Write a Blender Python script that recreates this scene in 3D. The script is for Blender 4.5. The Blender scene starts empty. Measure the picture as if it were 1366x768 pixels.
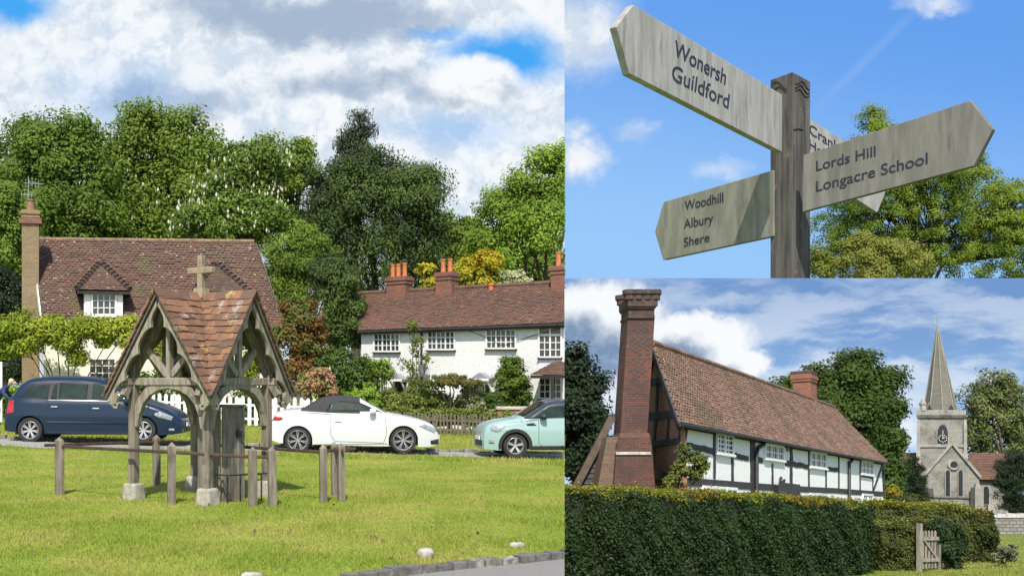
import bpy, bmesh, math, random
import numpy as np
from mathutils import Vector, Matrix
SC = bpy.context.scene
COL = SC.collection
R = math.radians
F, CX, CY, EYE = 1400.0, 450.0, 512.0, 1.62      # focal length and principal point measured on the photograph
# ---------------------------------------------------------------- camera
cd = bpy.data.cameras.new('camera'); cam = bpy.data.objects.new('camera', cd); COL.objects.link(cam)
cam.location = (0, 0, EYE); cam.rotation_euler = (R(90), 0, 0)
cd.sensor_width = 36; cd.lens = F*36/1366
cd.shift_x = (683-CX)/1366; cd.shift_y = (CY-384)/1366
cd.clip_end = 3000; cd.clip_start = .1
SC.camera = cam
# ---------------------------------------------------------------- light
SUN = Vector((-.07, -.60, .80)).normalized()
wd = bpy.data.worlds.new('World'); SC.world = wd; wd.use_nodes = True
nt = wd.node_tree; bg = nt.nodes['Background']
sk = nt.nodes.new('ShaderNodeTexSky'); sk.sky_type = 'NISHITA'; sk.sun_disc = False
sk.sun_elevation = math.asin(SUN.z); sk.sun_rotation = math.atan2(SUN.x, SUN.y)
nt.links.new(sk.outputs[0], bg.inputs[0]); bg.inputs[1].default_value = .13
ld = bpy.data.lights.new('sun', 'SUN'); ld.energy = 4.2; ld.angle = R(.6); ld.color = (1, .94, .84)
lo = bpy.data.objects.new('sun', ld); COL.objects.link(lo)
lo.rotation_euler = (-SUN).to_track_quat('-Z', 'Y').to_euler(); lo.location = (-20, -30, 60)
vs = SC.view_settings; vs.view_transform = 'Standard'; vs.look = 'None'; vs.gamma = 1; vs.exposure = .6
SC.cycles.use_denoising = True
SC.cycles.max_bounces = 6; SC.cycles.diffuse_bounces = 3; SC.cycles.transparent_max_bounces = 8
rng = np.random.default_rng(7); random.seed(7)
# ---------------------------------------------------------------- frames
# the village green lies level; the lane with the old house lies on a slope that falls away from the viewer
TILT = math.atan((676-CY)/F)
LEVEL = Matrix.Identity(4)
SLOPE = Matrix.Translation((0, 0, EYE)) @ Matrix.Rotation(-TILT, 4, 'X')
BND = (753-CX)/F                                   # where the two places meet
def W(x, y, d): return Vector(((x-CX)/F*d, d, EYE+(CY-y)/F*d))
_f = Vector((0, math.cos(TILT), -math.sin(TILT))); _u = Vector((0, math.sin(TILT), math.cos(TILT)))
def ray(x, y, fr):
    r = Vector(((x-CX)/F, 1, (CY-y)/F))
    if fr is LEVEL: return r
    return Vector((r.x, r.dot(_f), r.dot(_u)))
def eye(fr): return Vector((0, 0, EYE)) if fr is LEVEL else Vector((0, 0, 0))
def S(x, y, d):
    r = ray(x, y, SLOPE); return r*(d/r.y)
def P(fr, x, y, d): return W(x, y, d) if fr is LEVEL else S(x, y, d)
def hit(fr, x, y, p0, n):
    r = ray(x, y, fr); e = eye(fr)
    return e + r*((p0-e).dot(n)/r.dot(n))
def gz(x, y):
    t = min(1, max(0, (y-15)/10)); t = t*t*(3-2*t)
    return t*(-.033*min(10, max(-16, x))-.085)
def G(px, py):
    d = 20.
    for i in range(40):
        z = gz((px-CX)/F*d, d); nd = (EYE-z)*F/(py-CY); d = .5*d+.5*nd
    v = W(px, py, d); return Vector((v.x, d, gz(v.x, d)))
SG = -1.6                                           # ground height in the sloping place
def GS(px, py): return hit(SLOPE, px, py, Vector((0, 0, SG)), Vector((0, 0, 1)))
# ---------------------------------------------------------------- node helpers
def newmat(name):
    m = bpy.data.materials.new(name); m.use_nodes = True
    for n in list(m.node_tree.nodes): m.node_tree.nodes.remove(n)
    return m, m.node_tree
class N:
    def __init__(s, nt): s.nt = nt
    def node(s, t, **k):
        n = s.nt.nodes.new(t)
        for a, v in k.items(): setattr(n, a, v)
        return n
    def put(s, sock, v):
        if isinstance(v, bpy.types.NodeSocket): s.nt.links.new(v, sock)
        elif v is not None: sock.default_value = v
    def math(s, op, a, b=None, c=None, clamp=False):
        n = s.node('ShaderNodeMath', operation=op, use_clamp=clamp)
        for i, v in enumerate((a, b, c)): s.put(n.inputs[i], v)
        return n.outputs[0]
    def vmath(s, op, a, b=None):
        n = s.node('ShaderNodeVectorMath', operation=op)
        s.put(n.inputs[0], a); s.put(n.inputs[1], b)
        return n.outputs['Value'] if op in ('LENGTH', 'DOT_PRODUCT') else n.outputs[0]
    def mix(s, f, a, b, bt='MIX'):
        n = s.node('ShaderNodeMix', data_type='RGBA', blend_type=bt)
        s.put(n.inputs[0], f)
        for i, v in ((6, a), (7, b)):
            s.put(n.inputs[i], (*v, 1) if isinstance(v, tuple) and len(v) == 3 else v)
        return n.outputs[2]
    def noise(s, vec, scale, detail=4, rough=.55, col=False, dist=0):
        n = s.node('ShaderNodeTexNoise'); s.put(n.inputs['Vector'], vec)
        n.inputs['Scale'].default_value = scale; n.inputs['Detail'].default_value = detail
        n.inputs['Roughness'].default_value = rough; n.inputs['Distortion'].default_value = dist
        return n.outputs[1 if col else 0]
    def ss(s, v, a, b, lo=0., hi=1.):
        n = s.node('ShaderNodeMapRange', interpolation_type='SMOOTHSTEP')
        s.put(n.inputs[0], v)
        for i, q in enumerate((a, b, lo, hi)): n.inputs[i+1].default_value = q
        return n.outputs[0]
    def mapping(s, vec, scale=(1, 1, 1), rot=(0, 0, 0), loc=(0, 0, 0)):
        n = s.node('ShaderNodeMapping'); s.put(n.inputs[0], vec)
        n.inputs[1].default_value = loc; n.inputs[2].default_value = rot; n.inputs[3].default_value = scale
        return n.outputs[0]
    def tc(s, o='Object'): return s.node('ShaderNodeTexCoord').outputs[o]
    def bump(s, h, strength, dist=.02):
        n = s.node('ShaderNodeBump'); s.put(n.inputs['Height'], h)
        n.inputs['Strength'].default_value = strength; n.inputs['Distance'].default_value = dist
        return n.outputs[0]
    def bsdf(s, col, rough=.7, metal=0., normal=None, coat=0., spec=.5, trans=None):
        b = s.node('ShaderNodeBsdfPrincipled')
        s.put(b.inputs['Base Color'], (*col[:3], 1) if isinstance(col, tuple) else col)
        s.put(b.inputs['Roughness'], rough); b.inputs['Metallic'].default_value = metal
        b.inputs['Coat Weight'].default_value = coat; b.inputs['Coat Roughness'].default_value = .04
        b.inputs['Specular IOR Level'].default_value = spec
        if normal: s.put(b.inputs['Normal'], normal)
        o = s.node('ShaderNodeOutputMaterial')
        if trans:
            t = s.node('ShaderNodeBsdfTranslucent'); s.put(t.inputs[0], col)
            mx = s.node('ShaderNodeMixShader'); mx.inputs[0].default_value = trans
            s.nt.links.new(b.outputs[0], mx.inputs[1]); s.nt.links.new(t.outputs[0], mx.inputs[2])
            s.nt.links.new(mx.outputs[0], o.inputs[0])
        else: s.nt.links.new(b.outputs[0], o.inputs[0])
        return b
def mat(name, a, b=None, scale=3., rough=.75, bump=0, bscale=None, island=None, metal=0., coat=0., spec=.4, stretch=(1, 1, 1), c=None, cscale=1., ct=(.55, .7), e=None, cst=None):
    """a noise-mottled surface; island = a third colour mixed in piece by piece; c = stains with a shape of their own"""
    m, t = newmat(name); n = N(t)
    v = n.mapping(n.tc(), stretch)
    col = (*a, 1)
    if b: col = n.mix(n.ss(n.noise(v, scale, 6, .62), .33, .67), a, b)
    if island:
        g = n.node('ShaderNodeNewGeometry').outputs['Random Per Island']
        col = n.mix(n.ss(g, .25, 1.), col, island)
    if c: col = n.mix(n.ss(n.noise(n.mapping(n.tc(), cst) if cst else n.tc(), cscale, 7, .65), ct[0], ct[1]), col, c)
    if e: col = n.mix(n.ss(n.noise(n.mapping(n.tc(), (1, 1, 1), loc=(5, 9, 2)), e[1], 8, .65), e[2], e[3], 0, .85), col, e[0])
    nm = None
    if bump: nm = n.bump(n.noise(v, bscale or scale*6, 6, .65), bump)
    n.bsdf(col, rough, metal, nm, coat, spec)
    return m
def leafmat(name, a, b, c=None, scale=.35, trans=.3, rough=.6, spec=.14):
    m, t = newmat(name); n = N(t)
    g = n.node('ShaderNodeNewGeometry').outputs['Random Per Island']
    col = n.mix(g, a, b)
    if c: col = n.mix(n.ss(n.noise(n.tc(), scale, 3), .42, .62), col, c)
    n.bsdf(col, rough, 0, None, 0, spec, trans)
    return m
def brick(name, a, b, mortar, w=.225, h=.075, ms=.009, bump=.6, rough=.85, dirt=None, dscale=1.2, dt=(.5, .7)):
    m, t = newmat(name); n = N(t); uv = n.tc('UV')
    bt = n.node('ShaderNodeTexBrick'); n.put(bt.inputs['Vector'], uv)
    bt.inputs['Color1'].default_value = (*a, 1); bt.inputs['Color2'].default_value = (*b, 1)
    bt.inputs['Mortar'].default_value = (*mortar, 1); bt.inputs['Scale'].default_value = 1
    bt.inputs['Mortar Size'].default_value = ms; bt.inputs['Brick Width'].default_value = w
    bt.inputs['Row Height'].default_value = h; bt.inputs['Mortar Smooth'].default_value = .3
    col = bt.outputs[0]
    col = n.mix(n.ss(n.noise(uv, 9, 5), .35, .75, 0, .45), col, tuple(x*.55 for x in a))
    if dirt: col = n.mix(n.ss(n.noise(uv, dscale, 7, .65), dt[0], dt[1], 0, .8), col, dirt)
    h_ = n.math('ADD', n.math('MULTIPLY', bt.outputs[1], -1.), n.math('MULTIPLY', n.noise(uv, 30, 5), .6))
    n.bsdf(col, rough, 0, n.bump(h_, bump, .012), 0, .3)
    return m
# ---------------------------------------------------------------- mesh helpers
def auto_uv(me):
    uv = me.uv_layers.new(name='UVMap')
    Z = Vector((0, 0, 1))
    for p in me.polygons:
        n = p.normal
        if abs(n.z) > .95: t, b = Vector((1, 0, 0)), Vector((0, 1, 0))
        else:
            t = Z.cross(n).normalized(); b = n.cross(t).normalized()
        for li in p.loop_indices:
            c = me.vertices[me.loops[li].vertex_index].co
            uv.data[li].uv = (c.dot(t), c.dot(b))
class Thing:
    def __init__(s, name, label, cat, origin, fr=LEVEL, group=None):
        s.origin = Vector(origin); s.fr = fr
        o = bpy.data.objects.new(name, None); COL.objects.link(o); s.o = o
        o.empty_display_size = .3
        o.matrix_world = fr @ Matrix.Translation(s.origin)
        o['label'] = label; o['category'] = cat
        if group: o['group'] = group
def tag(o, label, cat, group=None):
    o['label'] = label; o['category'] = cat
    if group: o['group'] = group
    return o
def cutter(fr, side):
    """plane where the places meet, in frame coordinates: point, normal pointing out of the kept side"""
    n = Vector((1, -BND, 0)).normalized()*(1 if side == 'left' else -1)
    inv = fr.inverted()
    return inv @ Vector((0, 0, 0)), (inv.to_3x3() @ n).normalized()
class MB:
    def __init__(s): s.v = []; s.f = []
    def add(s, vs, fs):
        k = len(s.v); s.v += [tuple(q) for q in vs]; s.f += [tuple(i+k for i in f) for f in fs]; return s
    def hexa(s, p):   # 8 points: bottom ring 0-3, top ring 4-7
        return s.add(p, [(3, 2, 1, 0), (4, 5, 6, 7), (0, 1, 5, 4), (1, 2, 6, 5), (2, 3, 7, 6), (3, 0, 4, 7)])
    def box(s, c, size, M=None):
        x, y, z = (q/2 for q in size); c = Vector(c)
        p = [Vector(q) for q in ((-x, -y, -z), (x, -y, -z), (x, y, -z), (-x, y, -z), (-x, -y, z), (x, -y, z), (x, y, z), (-x, y, z))]
        if M is not None: p = [M @ q for q in p]
        return s.hexa([c+q for q in p])
    def beam(s, a, b, w, h, up=Vector((0, 0, 1)), w2=None, h2=None):
        a = Vector(a); b = Vector(b); d = (b-a).normalized(); up = Vector(up)
        if abs(d.dot(up.normalized())) > .99: up = Vector((0, 1, 0)) if abs(d.y) < .9 else Vector((1, 0, 0))
        sx = d.cross(up).normalized(); sy = sx.cross(d).normalized()
        w2 = w if w2 is None else w2; h2 = h if h2 is None else h2
        p = []
        for q, ww, hh in ((a, w, h), (b, w2, h2)):
            p += [q-sx*ww/2-sy*hh/2, q+sx*ww/2-sy*hh/2, q+sx*ww/2+sy*hh/2, q-sx*ww/2+sy*hh/2]
        return s.add(p, [(0, 1, 2, 3), (7, 6, 5, 4), (1, 0, 4, 5), (2, 1, 5, 6), (3, 2, 6, 7), (0, 3, 7, 4)])
    def tube(s, pts, rs, n=8, cap=True):
        pts = [Vector(p) for p in pts]
        if not isinstance(rs, (list, tuple)): rs = [rs]*len(pts)
        vs = []; fs = []
        d0 = (pts[1]-pts[0]).normalized()
        up = Vector((0, 0, 1)) if abs(d0.z) < .9 else Vector((1, 0, 0))
        for i, p in enumerate(pts):
            d = (pts[min(i+1, len(pts)-1)]-pts[max(i-1, 0)]).normalized()
            a = d.cross(up).normalized(); b = a.cross(d)
            up = b
            for k in range(n):
                t = 2*math.pi*k/n; vs.append(p+(a*math.cos(t)+b*math.sin(t))*rs[i])
        for i in range(len(pts)-1):
            for k in range(n):
                k2 = (k+1) % n; fs.append((i*n+k, i*n+k2, (i+1)*n+k2, (i+1)*n+k))
        if cap: fs += [tuple(range(n))[::-1], tuple((len(pts)-1)*n+k for k in range(n))]
        return s.add(vs, fs)
    def lathe(s, c, prof, n=24, M=None, cap=True):   # prof: (r, z)
        c = Vector(c); vs = []; fs = []
        for r, z in prof:
            for k in range(n):
                t = 2*math.pi*k/n; q = Vector((r*math.cos(t), r*math.sin(t), z))
                vs.append(c+(M @ q if M is not None else q))
        for i in range(len(prof)-1):
            for k in range(n):
                k2 = (k+1) % n; fs.append((i*n+k, i*n+k2, (i+1)*n+k2, (i+1)*n+k))
        if cap: fs += [tuple(range(n))[::-1], tuple((len(prof)-1)*n+k for k in range(n))]
        return s.add(vs, fs)
    def prism(s, poly, ext):
        n = len(poly); ext = Vector(ext); a = [Vector(p) for p in poly]
        return s.add(a+[p+ext for p in a], [tuple(range(n))[::-1], tuple(range(n, 2*n))] + [(i, (i+1) % n, n+(i+1) % n, n+i) for i in range(n)])
    def bar(s, pts, w, dep, nrm):
        """a strip of given width following points in a plane, dep thick along nrm"""
        nrm = Vector(nrm).normalized(); pts = [Vector(p) for p in pts]; A = []; B = []
        for i, p in enumerate(pts):
            d = (pts[min(i+1, len(pts)-1)]-pts[max(i-1, 0)]).normalized(); q = d.cross(nrm).normalized()
            ww = w[i] if isinstance(w, (list, tuple)) else w
            A.append(p+q*ww/2); B.append(p-q*ww/2)
        for i in range(len(pts)-1):
            s.hexa([A[i], B[i], B[i+1], A[i+1], A[i]+nrm*dep, B[i]+nrm*dep, B[i+1]+nrm*dep, A[i+1]+nrm*dep])
        return s
    def build(s, name, m, parent=None, fr=LEVEL, smooth=False, bevel=0, cut=None, origin=None, uv=True, kind=None):
        th = parent if isinstance(parent, Thing) else None
        sub = parent if isinstance(parent, bpy.types.Object) else None
        if th: fr = th.fr; org = th.origin
        elif sub is not None: fr = SUBFR[sub.name][0]; org = SUBFR[sub.name][1]
        else: org = Vector(origin) if origin is not None else Vector((0, 0, 0))
        me = bpy.data.meshes.new(name)
        me.from_pydata([tuple(Vector(q)-org) for q in s.v], [], s.f)
        bm = bmesh.new(); bm.from_mesh(me)
        if cut:
            pc, pn = cutter(fr, cut)
            bmesh.ops.bisect_plane(bm, geom=bm.verts[:]+bm.edges[:]+bm.faces[:], plane_co=pc-org, plane_no=pn, clear_outer=True)
        bmesh.ops.recalc_face_normals(bm, faces=bm.faces[:])
        bm.to_mesh(me); bm.free()
        if uv: auto_uv(me)
        if smooth:
            me.polygons.foreach_set('use_smooth', [True]*len(me.polygons))
        me.materials.append(m)
        o = bpy.data.objects.new(name, me); COL.objects.link(o)
        if th: o.parent = th.o
        elif sub is not None: o.parent = sub
        else: o.matrix_world = fr @ Matrix.Translation(org)
        SUBFR[o.name] = (fr, org)
        if smooth and smooth != 'all':
            md = o.modifiers.new('edge', 'EDGE_SPLIT'); md.split_angle = R(smooth if smooth is not True else 38)
        if bevel:
            md = o.modifiers.new('bevel', 'BEVEL'); md.width = bevel; md.segments = 2; md.limit_method = 'ANGLE'; md.angle_limit = R(40)
        if kind: o['kind'] = kind
        return o
SUBFR = {}
def np_mesh(name, V, k, m, parent=None, fr=LEVEL, origin=(0, 0, 0), kind=None):
    """V: (n*k,3) array of separate k-gons"""
    V = np.asarray(V, dtype=np.float32)
    th = parent if isinstance(parent, Thing) else None
    if th: fr = th.fr; origin = th.origin
    elif parent is not None: fr, origin = SUBFR[parent.name]
    V = V-np.array(origin, dtype=np.float32); n = len(V)//k
    me = bpy.data.meshes.new(name); me.vertices.add(len(V)); me.vertices.foreach_set('co', V.ravel())
    me.loops.add(len(V)); me.loops.foreach_set('vertex_index', np.arange(len(V), dtype=np.int32))
    me.polygons.add(n); me.polygons.foreach_set('loop_start', np.arange(0, n*k, k, dtype=np.int32))
    me.update(); me.validate(); me.materials.append(m)
    o = bpy.data.objects.new(name, me); COL.objects.link(o)
    if th: o.parent = th.o
    elif parent is not None: o.parent = parent
    else: o.matrix_world = fr @ Matrix.Translation(Vector(origin))
    SUBFR[o.name] = (fr, Vector(origin))
    if kind: o['kind'] = kind
    return o
def keep_side(Pn, fr, side):
    if side is None: return np.ones(len(Pn), bool)
    y = Pn[:, 1] if fr is LEVEL else Pn[:, 1]*math.cos(TILT)+Pn[:, 2]*math.sin(TILT)
    q = Pn[:, 0]-BND*y
    return q <= 0 if side == 'left' else q >= 0
def unit(a): return a/np.maximum(1e-9, np.linalg.norm(a, axis=1, keepdims=True))
def kites(Pn, nrm, size, asp=.55, droop=0.):
    """leaf-shaped quads"""
    n = len(Pn); r = unit(rng.normal(size=(n, 3))); t = unit(np.cross(nrm, r)); b = np.cross(nrm, t)
    t = t.copy(); t[:, 2] -= droop; t = unit(t)
    s = (size*rng.uniform(.6, 1.35, n))[:, None]
    V = np.stack([Pn-t*s*.5, Pn+b*s*asp*.5+nrm*s*.06, Pn+t*s*.55, Pn-b*s*asp*.5+nrm*s*.06], 1)
    return V.reshape(-1, 3)
def crown_points(lobes, n, clump, inner=.12, back=.35, flat=.75):
    """lobes: [(centre, (rx,ry,rz))] -> leaf positions and normals gathered in clumps over the lobes"""
    area = np.array([(r[0]*r[2]+r[0]*r[1]+r[1]*r[2]) for c, r in lobes]); area /= area.sum()
    PP = []; NN = []
    for (c, r), a in zip(lobes, area):
        c = np.array(c); r = np.array(r); m = int(n*a)
        nc = max(6, int(6*(r[0]*r[2]+r[0]*r[1]+r[1]*r[2])/3/clump**2))
        d = unit(rng.normal(size=(nc, 3)))
        far = (d[:, 1] > .25) & (rng.random(nc) > back); d[far, 1] *= -1
        low = (d[:, 2] < -.5) & (rng.random(nc) > .5); d[low, 2] *= -1
        rad = rng.uniform(.60, 1.06, nc)*(1+.10*np.sin(d[:, 0]*5+c[0])*np.sin(d[:, 2]*6+c[2]))
        cc = c+d*r*rad[:, None]; wt = rng.uniform(.4, 1.6, nc); wt /= wt.sum()
        k = rng.choice(nc, m, p=wt)
        off = np.clip(rng.normal(size=(m, 3)), -1.7, 1.7)*clump*.42; off[:, 2] *= flat
        p = cc[k]+off; nn = unit(d[k]*.5+unit(off)*.55+rng.normal(size=(m, 3))*.38+np.array([0, 0, .35]))
        ins = rng.random(m) < inner
        p[ins] = c+unit(rng.normal(size=(ins.sum(), 3)))*r*rng.uniform(.2, .8, (ins.sum(), 1))
        PP.append(p); NN.append(nn)
    return np.concatenate(PP), np.concatenate(NN)
def lobes_px(fr, L, d, depth=1., jit=.25):
    out = []
    for q in L:
        x, y, rx, ry = q[:4]; dd = d + (q[4] if len(q) > 4 else rng.uniform(-1, 1)*jit*rx*d/F)
        c = P(fr, x, y, dd); s = dd/F
        out.append((tuple(c), (rx*s, .5*(rx+ry)*s*depth, ry*s)))
    return out
def tree(name, label, cat, fr, bx, by, d, L, n, leaf, m, bark, clump=1.0, trunk_r=.35, group=None, cut=None, limbs=True, asp=.55,
         droop=.15, inner=.12, extra=None, crown='crown', base=None, back=.35, stems=1, ground=None):
    lob = lobes_px(fr, L, d)
    b = P(fr, bx, by, d) if base is None else Vector(base)
    if ground is not None: b.z = ground
    t = Thing(name, label, cat, b, fr, group)
    PP, NN = crown_points(lob, n, clump, inner, back)
    ok = keep_side(PP, fr, cut); PP, NN = PP[ok], NN[ok]
    np_mesh(crown, kites(PP, NN, leaf, asp, droop), 4, m, t)
    if limbs:
        mb = MB(); cs = [Vector(c) for c, r in lob]
        mid = sum(cs, Vector())/len(cs)
        for s in range(stems):
            o = Vector((rng.uniform(-1, 1), rng.uniform(-.5, .5), 0))*trunk_r*2.2*(stems > 1)
            fork = b+o+(mid-b)*.45+o*2; fork.x = b.x+o.x*2+(fork.x-b.x)*.5
            mb.tube([b+o, b+o+(fork-b-o)*.5+Vector((rng.uniform(-1, 1)*trunk_r*.4, 0, 0)), fork], [trunk_r*1.15/stems**.5, trunk_r*.9/stems**.5, trunk_r*.7/stems**.5], 9)
            for c, (ci, (rr, _, rz)) in zip(cs, lob):
                if stems > 1 and rng.random() > .55: continue
                q = fork+(c-fork)*.55+Vector((rng.uniform(-.3, .3)*rr, rng.uniform(-.3, .3)*rr, rng.uniform(0, .2)*rz))
                mb.tube([fork, q, c], [trunk_r*.5/stems**.5, trunk_r*.3/stems**.5, trunk_r*.12/stems**.5], 6)
                for k in range(5):
                    dr = Vector(rng.normal(size=3)).normalized(); dr.z = abs(dr.z)*.8
                    e = c+Vector((dr.x*rr, dr.y*rr, dr.z*rz))*.85
                    mb.tube([q+(c-q)*.5, (c+e)/2+Vector((0, 0, .1*rz)), e], [trunk_r*.16, trunk_r*.1, trunk_r*.04], 5)
        mb.build('trunk', bark, t, smooth='all', cut=cut)
    if extra: extra(t, lob)
    return t
def tile_roof(mb, p00, p10, p01, p11, gauge=.11, tw=.175, thick=.016, lift=.03, jit=1., sag=0., cut=None, ragged=0):
    """lap courses of small tiles; p00,p10 = eave left,right; p01,p11 = ridge left,right"""
    p00, p10, p01, p11 = (Vector(p) for p in (p00, p10, p01, p11))
    H = ((p01-p00).length+(p11-p10).length)/2; nr = max(2, int(H/gauge))
    for j in range(nr):
        v0, v1 = j/nr, min(1, (j+1.75)/nr)
        a0, b0 = p00.lerp(p01, v0), p10.lerp(p11, v0); a1, b1 = p00.lerp(p01, v1), p10.lerp(p11, v1)
        Lw = (b0-a0).length; nc = max(1, int(Lw/tw)); off = (j % 2)*.5
        nrm = (b0-a0).cross(a1-a0).normalized()
        if nrm.z < 0: nrm = -nrm
        for i in range(-1, nc+1):
            u0, u1 = max(0, (i+off)/nc), min(1, (i+1+off)/nc-.0025)
            if u1-u0 < .2/nc: continue
            sg = -sag*math.sin(math.pi*(u0+u1)/2)*math.sin(math.pi*min(1, v0+.15))
            l = lift+rng.normal()*.004*jit; dz = Vector((0, 0, sg+rng.normal()*.003*jit))
            sl = (a0-a1).normalized()*rng.normal()*.004*jit
            q = [a0.lerp(b0, u0)+sl, a0.lerp(b0, u1)+sl, a1.lerp(b1, u1), a1.lerp(b1, u0)]
            lo = [q[0]+nrm*l, q[1]+nrm*(l+rng.normal()*.003*jit), q[2]+nrm*.004, q[3]+nrm*.004]
            mb.hexa([x+dz for x in lo]+[x+dz+nrm*thick for x in lo])
def boarding(mb, e0, e1, r0, r1, off=.03, n=14):
    """boarding just below the tiles, following the same warped surface"""
    k = len(mb.v); d = Vector((0, 0, -off)); d2 = Vector((0, 0, -off-.05))
    for o in (d, d2):
        for j in range(n+1):
            for i in range(n+1): mb.v.append(tuple(e0.lerp(e1, i/n).lerp(r0.lerp(r1, i/n), j/n)+o))
    m = n+1
    for j in range(n):
        for i in range(n):
            q = (k+j*m+i, k+j*m+i+1, k+(j+1)*m+i+1, k+(j+1)*m+i); mb.f.append(q); mb.f.append(tuple(x+m*m for x in q[::-1]))
    for i in range(n):
        for a, b in ((i, i+1), (n*m+i, n*m+i+1), (i*m, (i+1)*m), (i*m+n, (i+1)*m+n)): mb.f.append((k+a, k+b, k+b+m*m, k+a+m*m))
def window(parent, pl, x0, y0, x1, y1, cols, rows, mf, mg, sill=True, fw=.05, dep=.05, name='window', bar=.022, mull=None):
    """a casement: pl(px,py)->point on the wall; frame stands proud, pane behind it, glazing bars between"""
    A, B, C, D = pl(x0, y1), pl(x1, y1), pl(x1, y0), pl(x0, y0)
    n = (B-A).cross(D-A).normalized()
    if n.dot(A-eye(parent.fr)) > 0: n = -n
    def q(u, v): return (A.lerp(B, u)).lerp(D.lerp(C, u), v)
    w = (B-A).length; h = (D-A).length
    fm = MB(); e = n*.012
    for a, b in ((q(0, 0), q(1, 0)), (q(0, 1), q(1, 1))): fm.beam(a+e+n*dep/2, b+e+n*dep/2, dep, fw, up=D-A)
    for a, b in ((q(0, 0), q(0, 1)), (q(1, 0), q(1, 1))): fm.beam(a+e+n*(dep/2+.002), b+e+n*(dep/2+.002), dep, fw, up=B-A)
    mull = mull if mull is not None else ([i/cols for i in range(1, cols)] if cols <= 3 else [])
    for u in mull: fm.beam(q(u, 0)+e+n*dep*.45, q(u, 1)+e+n*dep*.45, dep*.8, fw*.9, up=B-A)
    f = fm.build('frame' if name == 'pane' else 'window', mf, parent)
    gb = MB(); g0 = n*.014
    gb.hexa([q(0, 0)+g0*.2, q(1, 0)+g0*.2, q(1, 1)+g0*.2, q(0, 1)+g0*.2, q(0, 0)+g0, q(1, 0)+g0, q(1, 1)+g0, q(0, 1)+g0])
    gb.build('pane', mg, f)
    bb = MB(); k = len(mull)+1; edges = [0]+list(mull)+[1]
    nper = max(1, round(cols/k))
    for s in range(k):
        for i in range(1, nper):
            u = edges[s]+(edges[s+1]-edges[s])*i/nper
            bb.beam(q(u, 0)+e+n*.018, q(u, 1)+e+n*.018, .022, bar, up=B-A)
    for j in range(1, rows): bb.beam(q(0, j/rows)+e+n*.019, q(1, j/rows)+e+n*.019, .022, bar, up=D-A)
    if bb.v: bb.build('glazing_bar', mf, f)
    if sill:
        sm = MB(); dv = (D-A).normalized()
        sm.beam(q(-.04, 0)-dv*(fw/2+.03)+n*.06, q(1.04, 0)-dv*(fw/2+.03)+n*.06, .13, .05, up=dv)
        sm.build('sill', mf if sill is True else sill, f)
    return f
def text_mesh(txt, size, ext):
    cu = bpy.data.curves.new('lettering', 'FONT'); cu.body = txt; cu.size = size; cu.extrude = ext; cu.offset = size*.002
    o = bpy.data.objects.new('lettering', cu); COL.objects.link(o)
    dg = bpy.context.evaluated_depsgraph_get(); dg.update()
    me = bpy.data.meshes.new_from_object(o.evaluated_get(dg))
    bpy.data.objects.remove(o)
    return me
# ---------------------------------------------------------------- materials
M = {}
M['bark'] = mat('bark', (.10, .08, .055), (.05, .04, .03), 4, .9, .6, 20, stretch=(1, 1, .25))
M['oak'] = mat('weathered_oak', (.24, .21, .165), (.115, .096, .072), 5, .85, .5, 14, stretch=(3, 3, .35), c=(.09, .08, .065), cscale=2.5)
M['oak_pale'] = mat('silvered_oak', (.31, .28, .225), (.165, .143, .108), 6, .85, .45, 16, stretch=(3, 3, .5), c=(.12, .11, .09), cscale=3)
M['oak_dark'] = mat('dark_boards', (.15, .135, .11), (.08, .07, .058), 6, .9, .5, 16, stretch=(4, 4, .3))
M['pad'] = mat('pad_stone', (.42, .39, .33), (.25, .23, .19), 8, .9, .6, 40, c=(.5, .26, .05), cscale=4, ct=(.66, .72))
M['iron'] = mat('rusty_iron', (.085, .045, .035), (.04, .028, .025), 12, .65, .3, 60)
M['well_tile'] = mat('well_tile', (.235, .118, .064), (.15, .082, .05), 6, .8, .35, 30, island=(.115, .068, .047), c=(.38, .26, .075), cscale=3.4, ct=(.60, .67), e=((.30, .28, .25), 4., .58, .66))
M['tile_old'] = mat('old_tile', (.125, .066, .047), (.072, .043, .034), 1.2, .85, .3, 30, island=(.105, .06, .044), c=(.42, .38, .33), cscale=5.5, ct=(.61, .67), e=((.10, .085, .045), 1.1, .52, .66))
M['tile_red'] = mat('red_tile', (.15, .07, .048), (.088, .046, .037), 1.0, .85, .3, 30, island=(.125, .075, .048), c=(.10, .06, .045), cscale=.9, ct=(.5, .65), e=((.26, .17, .09), 3.2, .62, .70))
M['tile_brown'] = mat('brown_tile', (.19, .105, .072), (.12, .068, .05), .7, .85, .3, 30, island=(.215, .14, .10), c=(.4, .34, .27), cscale=4, ct=(.66, .72), e=((.12, .085, .05), .55, .5, .62))
M['white_brick'] = brick('white_painted_brick', (.74, .74, .72), (.68, .68, .66), (.60, .60, .58), bump=.22, dirt=(.55, .54, .49), dt=(.55, .85))
M['white_brick_lifted'] = brick('brightened_white_brick', (.84, .84, .83), (.80, .80, .79), (.74, .74, .73), bump=.15, dirt=(.66, .65, .61), dt=(.58, .9))  # lighter copy of the white brick; its colour makes up for weak light
M['render'] = mat('cream_render', (.78, .75, .66), (.68, .65, .56), 1.5, .85, .2, 20)
M['white'] = mat('white_gloss', (.80, .80, .78), (.72, .72, .70), 4, .45)
M['black'] = mat('black_paint', (.018, .018, .02), (.03, .03, .032), 4, .5)
M['timber'] = mat('tarred_timber', (.022, .022, .026), (.05, .047, .047), 5, .75, .5, 18, stretch=(2, 2, .6))
M['glass'] = mat('window_glass', (.012, .014, .016), (.03, .034, .036), 1.2, .06, spec=.7, island=(.07, .072, .07))
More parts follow.
